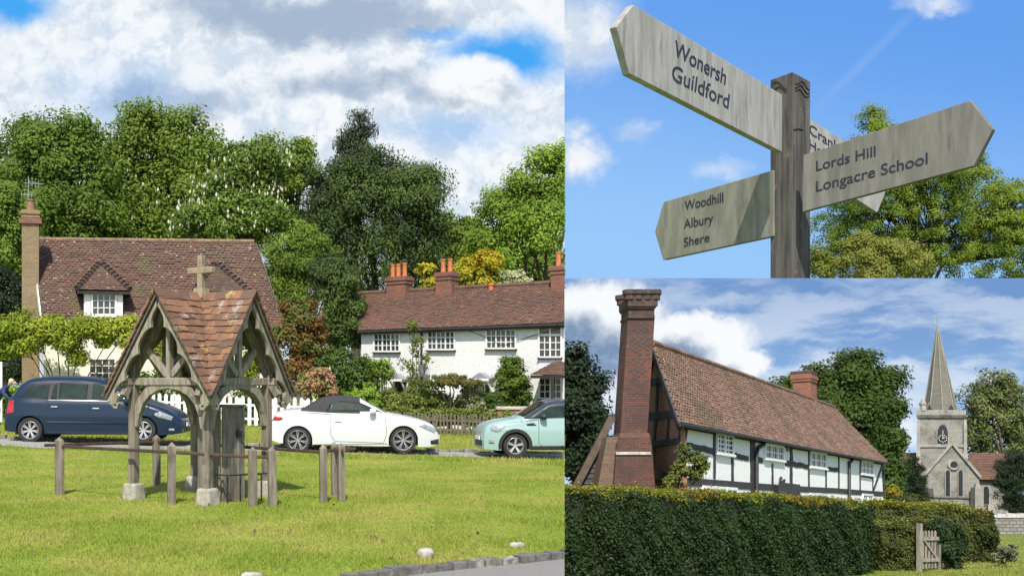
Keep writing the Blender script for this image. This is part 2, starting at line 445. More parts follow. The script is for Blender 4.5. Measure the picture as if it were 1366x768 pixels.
M['red_brick'] = brick('red_brick', (.24, .085, .05), (.16, .06, .042), (.26, .21, .17), dirt=(.10, .06, .05))
M['buff_brick'] = brick('buff_brick', (.27, .19, .105), (.20, .135, .078), (.27, .225, .17))
M['infill_brick'] = brick('infill_brick', (.34, .15, .075), (.23, .10, .055), (.36, .29, .21), dirt=(.2, .12, .08))
M['pot'] = mat('terracotta', (.48, .155, .055), (.36, .11, .045), 5, .8)
M['lead'] = mat('lead', (.28, .29, .31), (.18, .19, .21), 5, .6)
M['galv'] = mat('grey_metal', (.35, .36, .37), (.25, .26, .27), 6, .45, metal=.6)
# ---------------------------------------------------------------- ground of the village green
def grassmat(name, a, b, c, dry):
    m, t = newmat(name); n = N(t); v = n.tc()
    col = n.mix(n.ss(n.noise(v, .55, 6, .6), .35, .65), a, b)
    col = n.mix(n.ss(n.noise(v, 3.5, 5, .6), .4, .7, 0, .7), col, c)
    col = n.mix(n.ss(n.noise(n.mapping(v, (1, 1, 1), loc=(7, 3, 0)), .8, 7, .7), .56, .72, 0, .75), col, dry)
    n.bsdf(col, .9, 0, n.bump(n.noise(v, 60, 4), .8, .03), 0, .2)
    return m
M['turf'] = grassmat('turf', (.20, .27, .03), (.28, .325, .05), (.155, .23, .025), (.38, .34, .11))
M['lane_turf'] = grassmat('lane_turf', (.12, .17, .03), (.17, .2, .04), (.09, .14, .025), (.24, .22, .09))
def sheet(name, fn, xs, ys, m, fr=LEVEL, cut=None):
    mb = MB(); nx, ny = len(xs), len(ys)
    for y in ys:
        for x in xs: mb.v.append((x, y, fn(x, y)))
    for j in range(ny-1):
        for i in range(nx-1): mb.f.append((j*nx+i, j*nx+i+1, (j+1)*nx+i+1, (j+1)*nx+i))
    return mb.build(name, m, None, fr, smooth='all', cut=cut, kind='structure')
xs = sorted(set([-260, -120, -60, -40]+list(np.linspace(-24, 20, 56))+[40, 90]))
ys = sorted(set([-3]+list(np.linspace(2, 34, 60))+list(np.linspace(36, 60, 10))+[90, 160, 260, 415]))
sheet('ground', gz, xs, ys, M['turf'], cut='left')
def asphalt(name, a, b):
    m, t = newmat(name); n = N(t); v = n.tc()
    col = n.mix(n.noise(v, 1.1, 5), a, b)
    col = n.mix(n.ss(n.noise(v, 90, 2), .45, .75, 0, .5), col, tuple(x*1.9 for x in a))
    n.bsdf(col, .9, 0, n.bump(n.noise(v, 140, 3), .6, .01), 0, .25); return m
M['asphalt'] = asphalt('asphalt', (.17, .165, .155), (.22, .21, .195))
M['road'] = asphalt('worn_road', (.23, .22, .20), (.30, .285, .26))
# the road the cars stand on, and the lane in the near corner
NEAR = [(-120, 593.), (0, 594.5), (60, 598.5), (150, 599.), (250, 600.5), (380, 603), (480, 606), (600, 609.5), (752, 614), (860, 617)]
FAR = [(-120, 583.6), (0, 585.5), (60, 587.5), (150, 590.), (250, 592.5), (380, 597.5), (480, 600.5), (600, 603), (752, 606.5), (860, 609)]
def strip(name, A, B, m, lift, k=8):
    mb = MB(); pa = []; pb = []
    for pts, out in ((A, pa), (B, pb)):
        for i in range(len(pts)-1):
            for s in range(k):
                t = s/k; out.append(G(pts[i][0]*(1-t)+pts[i+1][0]*t, pts[i][1]*(1-t)+pts[i+1][1]*t))
        out.append(G(*pts[-1]))
    n = 5
    for a, b in zip(pa, pb):
        for s in range(n):
            q = a.lerp(b, s/(n-1)); mb.v.append((q.x, q.y, gz(q.x, q.y)+lift))
    for i in range(len(pa)-1):
        for s in range(n-1): mb.f.append((i*n+s, (i+1)*n+s, (i+1)*n+s+1, i*n+s+1))
    return mb.build(name, m, smooth='all', cut='left', kind='structure'), pa, pb
_, RN, RF = strip('road', NEAR, FAR, M['road'], .012)
KT = [(380, 777), (440, 768), (500, 759.5), (560, 751.5), (620, 745), (690, 738.5), (752, 731.5), (820, 724)]
KB = [(470, 776), (520, 769.5), (560, 763.5), (620, 756.5), (690, 750), (752, 743.5), (820, 737)]
LT = [G(x, y+12.5) for x, y in KT]
mb = MB()
front = [Vector((q.x+.02, q.y-.06, 0)) for q in LT]
for a, b in zip(front[:-1], front[1:]):
    mb.add([(a.x, a.y, .008), (a.x+.3, a.y-6, .008), (b.x+.3, b.y-6, .008), (b.x, b.y, .008)], [(0, 1, 2, 3)])
mb.build('lane', M['asphalt'], cut='left', kind='structure')
M['sett'] = mat('granite_sett', (.16, .15, .135), (.09, .085, .08), 9, .9, .7, 30, c=(.34, .33, .29), cscale=2.2, ct=(.55, .66))
# kerb of rough setts along the lane; its stones stand about 11 cm proud of it
mb = MB()
for a, b in zip(LT[:-1], LT[1:]):
    L = (b-a).length; k = max(1, round(L/.165)); d = (b-a)/L; nrm = Vector((d.y, -d.x, 0))
    for i in range(k):
        p = a+d*L*(i+.02)/k; q = a+d*L*(i+.95)/k; w = .13+rng.normal()*.008; z1 = .072+rng.normal()*.008
        f = nrm*rng.normal()*.008
        lo = [p+f+nrm*.05, q+f+nrm*.05, q+f-nrm*(w-.05), p+f-nrm*(w-.05)]
        ins = .016; mid = sum(lo, Vector())/4
        mb.hexa([x+Vector((0, 0, -.05)) for x in lo]+[x.lerp(mid, .10)+Vector((0, 0, z1+rng.normal()*.005)) for x in lo])
mb.build('kerb', M['sett'], cut='left', kind='structure', bevel=.015)
M['sett2'] = mat('road_edge_stone', (.25, .24, .21), (.12, .115, .1), 9, .9, .6, 30)
mb = MB()
for i in range(len(RF)-1):
    a, b = RF[i], RF[i+1]; L = (b-a).length; k = max(1, int(L/.4))
    for s in range(k):
        p = a.lerp(b, s/k); q = a.lerp(b, (s+.9)/k); hgt = .07+rng.normal()*.02
        p.z = gz(p.x, p.y); q.z = gz(q.x, q.y)
        mb.beam(p+Vector((0, .09, hgt/2-.02)), q+Vector((0, .09, hgt/2-.02)), .15, hgt+.06)
mb.build('road_edge', M['sett2'], cut='left', kind='structure', bevel=.02)
# grass blades
def inside(P2, poly):
    x, y = P2[:, 0], P2[:, 1]; r = np.zeros(len(P2), bool); n = len(poly)
    for i in range(n):
        x1, y1 = poly[i]; x2, y2 = poly[(i+1) % n]
        c = ((y1 > y) != (y2 > y)) & (x < (x2-x1)*(y-y1)/(y2-y1+1e-12)+x1); r ^= c
    return r
gzv = np.vectorize(gz)
def blades(name, Pn, h, w, m, fr=LEVEL):
    n = len(Pn); a = rng.uniform(0, 2*math.pi, n); hh = h*rng.uniform(.5, 1.4, n)
    t = np.stack([np.cos(a), np.sin(a), np.zeros(n)], 1)*(w*rng.uniform(.7, 1.4, n))[:, None]
    lean = rng.normal(size=(n, 3))*hh[:, None]*.45; lean[:, 2] = hh
    V = np.stack([Pn-t*.5, Pn+t*.5, Pn+lean], 1).reshape(-1, 3)
    return np_mesh(name, V, 3, m, fr=fr, kind='stuff')
M['blade'] = leafmat('grass_blade', (.22, .30, .036), (.38, .43, .078), (.47, .43, .12), .6, .48)
roadpoly = [(q.x, q.y) for q in RN]+[(q.x, q.y) for q in RF[::-1]]
lanepoly = [(q.x+.05, q.y-.02) for q in LT]+[(LT[-1].x, 0), (LT[0].x, 0)]
d = 8.5*(26/8.5)**(rng.random(230000)**.8); x = rng.uniform(-.36, BND+.01, len(d))*d
Pn = np.stack([x, d, np.zeros(len(d))], 1)
Pn = Pn[keep_side(Pn, LEVEL, 'left') & ~inside(Pn[:, :2], roadpoly) & ~inside(Pn[:, :2], lanepoly)]
Pn[:, 2] = gzv(Pn[:, 0], Pn[:, 1])
tuft = .75+.45*np.sin(Pn[:, 0]*1.7+np.sin(Pn[:, 1]*2.3)*1.4)*np.sin(Pn[:, 1]*1.3+np.sin(Pn[:, 0]*2.9))+.5*(rng.random(len(Pn)) < .03)
blades('grass', Pn, .037*np.clip(tuft, .35, 1.7), .009, M['blade'])
d = rng.uniform(8.8, 21, 220); x = rng.uniform(-.34, BND, len(d))*d
Pd = np.stack([x, d, np.zeros(len(d))], 1); Pd = Pd[keep_side(Pd, LEVEL, 'left') & ~inside(Pd[:, :2], roadpoly) & ~inside(Pd[:, :2], lanepoly)]
Pd[:, 2] = gzv(Pd[:, 0], Pd[:, 1])+.035
np_mesh('fallen_leaves', kites(Pd, unit(rng.normal(size=(len(Pd), 3))*.4+np.array([0, -.3, 1])), .05, .7), 4, mat('dead_leaf', (.14, .09, .045), (.08, .055, .03), 3, .85), kind='stuff')
d = rng.uniform(24, 43, 60000); x = rng.uniform(-.36, BND+.01, len(d))*d
Pn = np.stack([x, d, np.zeros(len(d))], 1)
Pn = Pn[keep_side(Pn, LEVEL, 'left') & ~inside(Pn[:, :2], roadpoly)]
Pn[:, 2] = gzv(Pn[:, 0], Pn[:, 1])
blades('verge_grass', Pn, .09, .022, M['blade'])
# ---------------------------------------------------------------- ground of the sloping lane and of the hill behind
xs = list(np.linspace(-2, 60, 40))+[90, 140]; ys = list(np.linspace(4, 60, 40))+[75, 90, 110, 130, 148]
sheet('ground', lambda x, y: SG+.03*math.sin(x*1.3)*math.sin(y*.9), xs, ys, M['lane_turf'], SLOPE, cut='right')
c = [GS(1325, 704), GS(1366, 704.5), GS(1420, 705), GS(1420, 709), GS(1366, 707.6), GS(1325, 706.4)]
mb = MB(); mb.add([q+Vector((0, 0, .05)) for q in c], [(0, 1, 2, 3, 4, 5)])
mb.build('path', M['road'], None, SLOPE, kind='structure')
a = rng.random(26000); px = rng.uniform(1150, 1372, len(a)); py = rng.uniform(702, 772, len(a))
Pn = np.array([GS(u, v)[:] for u, v in zip(px, py)])
Pn = Pn[np.abs(py-706) > 2.2]
blades('grass', Pn, .05, .02, M['blade'], SLOPE)
HILLZ = 14.5
mb = MB(); mb.add([(40, 153, HILLZ), (420, 153, HILLZ), (420, 415, HILLZ+6), (92, 415, HILLZ+6)], [(0, 1, 2, 3)])
mb.build('hill', M['lane_turf'], kind='structure')
# ---------------------------------------------------------------- skies (three weathers, one behind each place)
def skymat(name, build):
    m, t = newmat(name); n = N(t); uv = n.tc('UV')
    col = build(n, uv)
    e = n.node('ShaderNodeEmission'); n.put(e.inputs[0], col); e.inputs[1].default_value = .70
    o = n.node('ShaderNodeOutputMaterial'); t.links.new(e.outputs[0], o.inputs[0])
    m.cycles.emission_sampling = 'NONE'
    return m
def lin(r, g, b): return tuple(((c/255+.055)/1.055)**2.4 if c > 10 else c/255/12.92 for c in (r, g, b))
def blob(n, uv, cx, cy, rx, ry, a=1.35, b=.25):
    q = n.mapping(uv, (1/rx, 1/ry, 1), loc=(-cx/rx, -cy/ry, 0))
    return n.ss(n.vmath('LENGTH', q), a, b)
def warp(n, uv, amp, scale, det=7, rough=.62):
    c = n.vmath('SUBTRACT', n.noise(uv, scale, det, rough, True), (.5, .5, .5))
    v = n.node('ShaderNodeVectorMath', operation='SCALE'); n.put(v.inputs[0], c); v.inputs['Scale'].default_value = amp
    w = n.vmath('ADD', uv, v.outputs[0])
    f = n.node('ShaderNodeVectorMath', operation='MULTIPLY'); n.put(f.inputs[0], w); f.inputs[1].default_value = (1, 1, 0)
    return f.outputs[0]
def mx(n, *a):
    o = a[0]
    for b in a[1:]: o = n.math('MAXIMUM', o, b)
    return o
def mul(n, *a):
    o = a[0]
    for b in a[1:]: o = n.math('MULTIPLY', o, b)
    return o
def sky_left(n, uv):          # uv in hundreds of photo pixels, v downwards
    w = warp(n, uv, .9, 1.1); wf = warp(n, uv, .5, 2.2)
    blue = n.mix(n.ss(n.node('ShaderNodeSeparateXYZ').outputs[0], 0, 1), lin(70, 165, 240), lin(70, 165, 240))
    hole = mx(n, blob(n, w, 6.75, .78, .95, .46), blob(n, w, .05, .05, .75, .38), mul(n, blob(n, wf, 5.9, .45, .5, .12), .6), mul(n, blob(n, wf, 6.1, 1.75, 1.0, .3), .35), mul(n, blob(n, wf, 1.6, 1.3, 1.2, .5), .22))
    # cloud tones
    base = n.mix(n.ss(n.math('ADD', n.noise(wf, .8, 8, .6), n.math('MULTIPLY', n.math('SUBTRACT', n.noise(wf, 3.2, 8, .68), .5), .55)), .36, .62), lin(203, 217, 232), lin(240, 244, 248))
    grey = mx(n, blob(n, w, 4.3, .25, 2.3, .45), mul(n, blob(n, w, 3.2, .12, 1.6, .4), .8), mul(n, blob(n, w, 4.6, 1.12, 1.5, .28), .75), mul(n, blob(n, w, 2.2, 1.35, 1.4, .4), .75), mul(n, blob(n, w, .35, 1.2, .9, .5), .35), mul(n, blob(n, w, 6.0, 1.3, 1.2, .22), .7))
    grey = n.ss(n.math('ADD', grey, n.math('MULTIPLY', n.math('SUBTRACT', n.noise(wf, 1.8, 9, .66), .5), 1.1)), .18, .95)
    col = n.mix(grey, base, lin(163, 180, 203))
    wh = mx(n, blob(n, wf, .55, .55, .75, .5), mul(n, blob(n, wf, 2.6, .95, .35, .4), .8), mul(n, blob(n, wf, 4.2, .95, .6, .2), .6), blob(n, wf, 7.3, .3, .4, .5))
    col = n.mix(mul(n, wh, n.ss(n.noise(wf, 2.2, 8, .6), .35, .6)), col, lin(240, 243, 246))
    col = n.mix(hole, col, blue)
    cum = blob(n, warp(n, uv, .38, 3.2), 6.32, 1.10, .70, .38, 1.12, .62)
    ctone = n.mix(n.ss(n.math('ADD', n.noise(wf, 2.6, 7), n.math('MULTIPLY', n.math('SUBTRACT', n.vmath('DOT_PRODUCT', uv, (0, 1, 0)), 1.15), .55)), .45, .75), lin(242, 245, 248), lin(186, 198, 213))
    return n.mix(cum, col, ctone)
def sky_sign(n, uv):
    v = n.vmath('DOT_PRODUCT', uv, (0, 1, 0)); u = n.vmath('DOT_PRODUCT', uv, (1, 0, 0))
    col = n.mix(n.ss(n.math('ADD', v, n.math('MULTIPLY', n.math('SUBTRACT', u, 10.5), -.12)), 0, 3.8), lin(100, 157, 232), lin(150, 196, 245))
    w = warp(n, uv, .75, 1.6); w2 = warp(n, uv, .5, 3)
    cl = mx(n, blob(n, w, 7.75, .45, .75, .62), blob(n, w2, 7.75, 2.1, .38, .28), mul(n, blob(n, w2, 7.7, 1.75, .2, .18), .8), mul(n, blob(n, w2, 9.6, 2.25, .38, .16), .42), mul(n, blob(n, w2, 8.45, 1.72, .3, .16), .4), mul(n, blob(n, w2, 12.45, .02, .45, .16), .75))
    cl = mul(n, cl, n.ss(n.noise(w2, 2.2, 8, .6), .2, .55, .35, 1))
    col = n.mix(cl, col, n.mix(n.ss(n.noise(w, 2, 6), .4, .6), lin(205, 218, 232), lin(238, 241, 245)))
    q = n.mapping(uv, (1/1.1, 1/.07, 1), rot=(0, 0, 0.84)); s = n.vmath('DOT_PRODUCT', n.vmath('SUBTRACT', uv, (11.6, .75, 0)), (.70, .71, 0))
    st = mul(n, n.ss(n.math('ABSOLUTE', s), .10, .0), .09, blob(n, uv, 11.6, .75, 1.0, .9))
    return n.mix(st, col, lin(220, 232, 248))
def sky_lane(n, uv):
    v = n.vmath('DOT_PRODUCT', uv, (0, 1, 0)); u = n.vmath('DOT_PRODUCT', uv, (1, 0, 0))
    col = n.mix(n.ss(v, 3.8, 6.3), lin(112, 150, 202), lin(156, 196, 238))
    ci = n.noise(n.mapping(warp(n, uv, .5, .9), (.55, 2.4, 1), rot=(0, 0, .75)), 1.0, 8, .6)
    col = n.mix(mul(n, n.ss(ci, .40, .60), n.ss(v, 3.6, 5.4, .5, .95)), col, lin(208, 221, 238))
    w = warp(n, uv, .75, 1.7); w2 = warp(n, uv, .42, 3.4)
    cu = mx(n, blob(n, w2, 8.0, 4.3, 1.0, .62, 1.1, .7), blob(n, w2, 9.3, 4.55, .85, .45, 1.1, .7), blob(n, w2, 9.75, 4.85, .55, .28, 1.1, .7), mul(n, blob(n, w2, 8.0, 5.0, .8, .4), .9), mul(n, blob(n, w2, 12.1, 5.75, .25, .3), .7))
    core = mx(n, blob(n, w2, 7.7, 4.45, .5, .35, 1.1, .3), blob(n, w2, 8.05, 4.75, .85, .5, 1.1, .3), blob(n, w2, 9.05, 4.72, .6, .28, 1.1, .3), mul(n, blob(n, w2, 9.55, 4.98, .4, .16, 1.1, .3), .8))
    edge = mul(n, core, n.ss(n.noise(w2, 2.6, 8, .65), .2, .55, .6, 1))
    tone = n.mix(edge, lin(243, 246, 250), lin(122, 146, 178))
    return n.mix(cu, col, tone)
def sky(name, m, y, x0, x1, z0, z1):
    me = bpy.data.meshes.new(name)
    me.from_pydata([(x0, y, z0), (x1, y, z0), (x1, y, z1), (x0, y, z1)], [], [(0, 1, 2, 3)])
    uv = me.uv_layers.new(name='UVMap')
    for i, c in enumerate(((x0, z0), (x1, z0), (x1, z1), (x0, z1))):
        uv.data[i].uv = ((CX+F*c[0]/y)/100, (CY-F*(c[1]-EYE)/y)/100)
    me.materials.append(m); o = bpy.data.objects.new(name, me); COL.objects.link(o); o['kind'] = 'structure'
    return o
YB = 430.
sky('sky', skymat('sky_over_green', sky_left), YB, -330, BND*YB, -12, 260)
sky('sky', skymat('sky_over_hill', sky_sign), YB, BND*YB, 480, -12, 260)
sky('sky', skymat('sky_over_lane', sky_lane), 150, BND*150, 240, -40, EYE+(CY-371)/F*150)
# ================================================================ the village green
def gp(px, py): return G(px, py)
# ---- the canopied well
th = R(32.4); U = Vector((-math.cos(th), math.sin(th), 0)); V = Vector((math.sin(th), math.cos(th), 0)); Z = Vector((0, 0, 1))
C0 = Vector((-1.948, 15.02, 0)); hs = .67; hr = .955; zr = 2.87; zl = 1.43; kk = (zr-zl)/hr
def wl(u, v, z): return C0+U*u+V*v+Z*z
well = Thing('well_canopy', 'weathered oak well canopy with cross-gabled red tile roof standing on the green', 'well', C0)
for (u, v) in ((-1, -1), (1, -1), (-1, 1), (1, 1)):
    pd = MB(); q = [wl(u*hs+a*.128, v*hs+b*.128, -.05) for a, b in ((-1, -1), (1, -1), (1, 1), (-1, 1))]
    tpz = .225
    pd.hexa(q+[wl(u*hs+a*.11, v*hs+b*.11, tpz) for a, b in ((-1, -1), (1, -1), (1, 1), (-1, 1))])
    pd.build('stone_pad', M['pad'], well, bevel=.03)
    po = MB(); po.beam(wl(u*hs, v*hs, tpz-.01), wl(u*hs, v*hs, 1.62), .115, .115, up=U)
    po.build('post', M['oak'], well, bevel=.012)
def gable(ax, ay, sgn):
    """frame in the plane of one gable; ax runs along it, ay points out of it"""
    def g(t, z, o=0.): return C0+ax*t+ay*(sgn*(hs)+sgn*o)+Z*z
    out = ay*sgn
    tb = MB(); tb.beam(g(-hr+.12, 1.655), g(hr-.12, 1.655), .11, .105); tb.build('tie_beam', M['oak_pale'], well, bevel=.01)
    kp = MB(); kp.beam(g(0, 1.70), g(0, zr-.12), .085, .075, up=ax); kp.build('king_post', M['oak_pale'], well, bevel=.008)
    for s in (-1, 1):
        b = MB(); b.beam(g(s*.04, 1.74), g(s*.40, 2.10), .06, .09, up=Z.cross(out)); b.build('strut', M['oak_pale'], well, bevel=.008)
        br = MB(); pts = [g(s*(hs-.05), 1.02), g(s*(hs-.075), 1.2), g(s*(hs-.15), 1.38), g(s*(hs-.29), 1.515), g(s*(hs-.47), 1.585), g(0, 1.595)]
        br.bar([p-out*.045 for p in pts], [.10, .115, .13, .13, .11, .07], .085, out); br.build('arch_brace', M['oak_pale'], well, bevel=.008)
        # cusped bargeboard at the verge
        bb = MB(); A = Vector((0, zr-.03)); B = Vector((s*(hr+.01), zl-.03)); d = (B-A).normalized(); nn = Vector((-d.y, d.x))*( -1 if s > 0 else 1)
        if nn.y > 0: nn = -nn
        L = (B-A).length; oo = []; ii = []
        K = 48
        for i in range(K+1):
            t = i/K; c = abs(math.sin(math.pi*(t*4+.0)))
            w = .045+.075*(1-c)**1.6 if .04 < t < .94 else .08
            if t > .90: w = .10+.05*math.sin((t-.9)/.1*math.pi)
            p = A+d*L*t; oo.append(p+nn*.035); q = p+nn*(.035+w)
            if (q.x*s) < .012: q = Vector((.012*s, q.y))
            ii.append(q)
        off = hr-hs-.075
        for i in range(K):
            P4 = [oo[i], oo[i+1], ii[i+1], ii[i]]
            bb.hexa([g(q.x, q.y, off) for q in P4]+[g(q.x, q.y, off+.045) for q in P4])
        # curled foot
        f = A+d*L*.985+nn*.13
        cur = [f+Vector((s*.0, 0)), f+Vector((-s*.03, -.05)), f+Vector((-s*.085, -.055)), f+Vector((-s*.10, -.01)), f+Vector((-s*.06, .015))]
        bb.bar([g(q.x, q.y, off+.002) for q in cur], .035, .04, out)
        bb.build('bargeboard', M['oak_pale'], well)
        # roof timber behind
        rf = MB(); rf.beam(g(0, zr-.14, -.0), g(s*(hr-.08), zl+.02, 0), .09, .09, up=out); rf.build('rafter', M['oak'], well)
for ax, ay, s in ((U, V, -1), (U, V, 1), (V, U, -1), (V, U, 1)): gable(ax, ay, s)
for a in (-1, 1):
    for ax, ay in ((U, V), (V, U)):
        for e in (-1, 1):
            dk = MB(); c0 = C0+Z*zr; c1 = c0+ax*hr*a; c2 = C0+ax*hr*a+ay*hr*e+Z*zl
            nn = (c1-c0).cross(c2-c0).normalized(); nn = nn if nn.z > 0 else -nn
            dk.add([c0, c1, c2, c0-nn*.03, c1-nn*.03, c2-nn*.03], [(0, 1, 2), (5, 4, 3), (0, 3, 4, 1), (1, 4, 5, 2), (2, 5, 3, 0)])
            dk.build('roof_boarding', M['oak_dark'], well)
            tl = MB(); nr = 15
            for j in range(nr):
                v0 = (j+1.0)/nr; v1 = max(0., (j-.75)/nr)          # lower, upper edge of the course
                e0 = hr+.03; a0 = v0*hr
                nt_ = max(1, round((e0-a0*.98)/.155)); oj = (j % 2)*.5
                for i in range(-1, nt_+1):
                    x0 = e0-(i+oj)*.155; x1 = x0-.152
                    x0 = min(x0, e0); x1 = max(x1, a0-.10)
                    if x0-x1 < .03 or x0 < a0-.02: continue
                    lz = .028+rng.normal()*.004; sk_ = rng.normal()*.006
                    def pt(x, v): return C0+ax*(a*max(x, v*hr*.985))+ay*(e*v*hr)+Z*(zr-kk*v*hr)
                    q = [pt(x0, v0+sk_), pt(x1, v0+sk_), pt(max(x1, v1*hr), v1), pt(x0, v1)]
                    lo = [q[0]+nn*lz, q[1]+nn*lz, q[2]+nn*.005, q[3]+nn*.005]
                    tl.hexa(lo+[x+nn*.017 for x in lo])
            tl.build('tiles', M['well_tile'], well)
rt = MB()
for ax in (U, V):
    for a in (-1, 1):
        for i in range(4):
            p = C0+Z*(zr+.035)+ax*a*(.06+i*.235); q = p+ax*a*.23
            cr = ax.cross(Z)
            for s in (-1, 1): rt.hexa([p, q, q+cr*s*.075-Z*.11, p+cr*s*.075-Z*.11, p+Z*.022, q+Z*.022, q+cr*s*.09-Z*.095, p+cr*s*.09-Z*.095])
rt.build('ridge_tiles', M['well_tile'], well)
cr = MB(); b = C0+Z*2.84
cr.beam(b, b+Z*.62, .09, .09, up=U); co = cr.build('cross', mat('cross_stone', (.33, .26, .165), (.22, .175, .115), 8, .85, .4, 40), well, bevel=.01)
cr = MB(); cr.beam(b+Z*.40-U*.225, b+Z*.40+U*.225, .097, .09); cr.build('cross_arm', co.data.materials[0], co, bevel=.01)
cr = MB(); cr.hexa([b+U*x*.10+V*y*.10+Z*.0 for x, y in ((-1, -1), (1, -1), (1, 1), (-1, 1))]+[b+U*x*.075+V*y*.075+Z*.15 for x, y in ((-1, -1), (1, -1), (1, 1), (-1, 1))]); cr.build('cross_foot', co.data.materials[0], co)
# the boarded pump case under the canopy
pc = C0-U*.42+V*(-.08)
case = Thing('pump_casing', 'grey boarded pump casing under the tiled canopy', 'pump', pc)
def cs(u, v, z): return pc+U*u+V*v+Z*z
for face, (a, b_, axis) in enumerate((((-.2, -.24), (-.2, .26), 0), ((-.2, -.24), (.2, -.24), 1), ((.2, -.24), (.2, .26), 0), ((.2, .26), (-.2, .26), 1))):
    A = Vector(a); B = Vector(b_); n = 3
    for i in range(n):
        p = A.lerp(B, (i+.02)/n); q = A.lerp(B, (i+.98)/n); dz = rng.normal()*.012
        pl = MB(); t = .028+rng.normal()*.002
        o = U*t*(-1 if face == 0 else 1) if axis == 0 else V*t*(-1 if face == 1 else 1)
        k = [cs(p.x, p.y, -.03), cs(q.x, q.y, -.03), cs(q.x, q.y, 1.30+dz), cs(p.x, p.y, 1.30+dz)]
        pl.hexa([k[0], k[1], k[1]+o, k[0]+o, k[3], k[2], k[2]+o, k[3]+o]); pl.build('plank', M['oak'], case, bevel=.006)
lid = MB(); lid.box(cs(0, .01, 1.315), (.5, .5, .03), Matrix.Rotation(math.atan2(U.y, U.x), 3, 'Z')); lid.build('lid', M['oak_dark'], case)
hd = MB(); p = cs(-.23, .1, .93); hd.lathe(p, [(.0, -.03), (.05, -.03), (.05, .03), (0, .03)], 14, Vector((0, 0, 1)).rotation_difference(U).to_matrix())
hd.tube([p-U*.02, p-U*.07+Z*.03, p-U*.09-Z*.05], .022, 8); hd.build('pump_handle', M['black'], case, smooth=True)
fr_ = Thing('bucket_frame', 'black iron hoop frame standing beside the pump casing', 'frame', cs(-.42, -.1, 0))
hb = MB()
a0, a1 = cs(-.36, -.30, 0), cs(-.62, .12, 0)
for o in (0, 1):
    q = V*o*.22-U*o*.05
    hb.tube([a0+q, a0+q+Z*.36, a0+q+Z*.38+(a1-a0)*.05, a1+q+Z*.38-(a1-a0)*.05, a1+q+Z*.36, a1+q], .012, 6)
hb.tube([a0+Z*.38, a0+Z*.38+U*.22], .012, 6)
hb.build('hoop', M['black'], fr_)
# ---- rail fence round the well
rp = [(79.5, 583, 659, 14), (209, 580, 648, 11), (228.5, 590, 672, 13), (337, 596, 675, 12), (363.5, 596, 675, 13), (431.5, 593, 670, 12), (446, 589, 661, 9), (455.5, 591, 668, 11)]
pts = []
rail = Thing('rail_fence', 'low fence of square oak posts and rusty iron rails around the well', 'fence', gp(228, 665))
for i, (x, yt, yb, w) in enumerate(rp):
    b = gp(x, yb); d = b.y; wm = w*d/F*.80; h = (yb-yt)*d/F; pts.append((b, h))
    an = R(25)+rng.normal()*.1; e = Vector((math.cos(an), math.sin(an), 0)); f = Vector((-math.sin(an), math.cos(an), 0))
    lean = Vector((rng.normal()*.008, 0, 0)); r4 = ((-1, -1), (1, -1), (1, 1), (-1, 1)); mb = MB()
    lo = [b+e*u*wm/2+f*v*wm/2-Z*.1 for u, v in r4]; up = [b+lean+e*u*wm/2+f*v*wm/2+Z*(h-.05) for u, v in r4]
    mb.hexa(lo+up); t5 = len(mb.v)
    mb.add([q+Z*.001 for q in up]+[b+lean+Z*(h+.012)], [(0, 1, 4), (1, 2, 4), (2, 3, 4), (3, 0, 4)])
    mb.build('post', M['oak'], rail, bevel=.006)
def rl(i, j, e0=0., e1=0., dz=-.13):
    a = pts[i][0]+Z*(pts[i][1]+dz); b = pts[j][0]+Z*(pts[j][1]+dz); d = (b-a).normalized()
    m_ = MB(); m_.beam(a-d*e0, b+d*e1, .035, .045); m_.build('rail', M['iron'], rail, bevel=.01)
rl(0, 2); rl(2, 3); rl(3, 4, 0, .04); rl(0, 1, .25, 0, -.11); rl(1, 5, 0, 0, -.10); rl(5, 7, 0, .25, -.09); rl(6, 7, .1, .1, -.1)
# ---- loose stones on the turf
def stone(px, py, w, h, dp, name, label, m):
    b = gp(px, py); bm_ = MB(); K = 10; vs_ = []
    prof = [(-.1, .86), (.35, 1.), (.8, .9), (1., .62)]
    pv = MB(); ring = []
    ns = 12
    for z, r in prof:
        for k in range(ns):
            t = 2*math.pi*k/ns; c, s = math.cos(t), math.sin(t)
            sq = (abs(c)**4+abs(s)**4)**-.25; rr = r*sq*rng.uniform(.9, 1.05)
            pv.v.append((b.x+c*rr*w/2, b.y+s*rr*dp/2, b.z+z*h*rng.uniform(.93, 1.05)))
    for i in range(3):
        for k in range(ns): pv.f.append((i*ns+k, i*ns+(k+1) % ns, (i+1)*ns+(k+1) % ns, (i+1)*ns+k))
    pv.f.append(tuple(3*ns+k for k in range(ns)))
    o = pv.build(name, m, None, origin=b, smooth=True); tag(o, label, 'stone'); return o
M['stone'] = mat('loose_stone', (.46, .43, .38), (.28, .26, .23), 12, .9, .6, 50)
stone(568, 743, .155, .085, .14, 'stone', 'squared pale stone on the grass beside the sett kerb', M['stone'])
stone(690, 729, .16, .045, .12, 'stone', 'flat pale stone half sunk in the grass near the right edge', M['stone'])
stone(336, 771, .19, .05, .12, 'stone', 'pale stone cut off by the bottom of the picture', M['stone'])
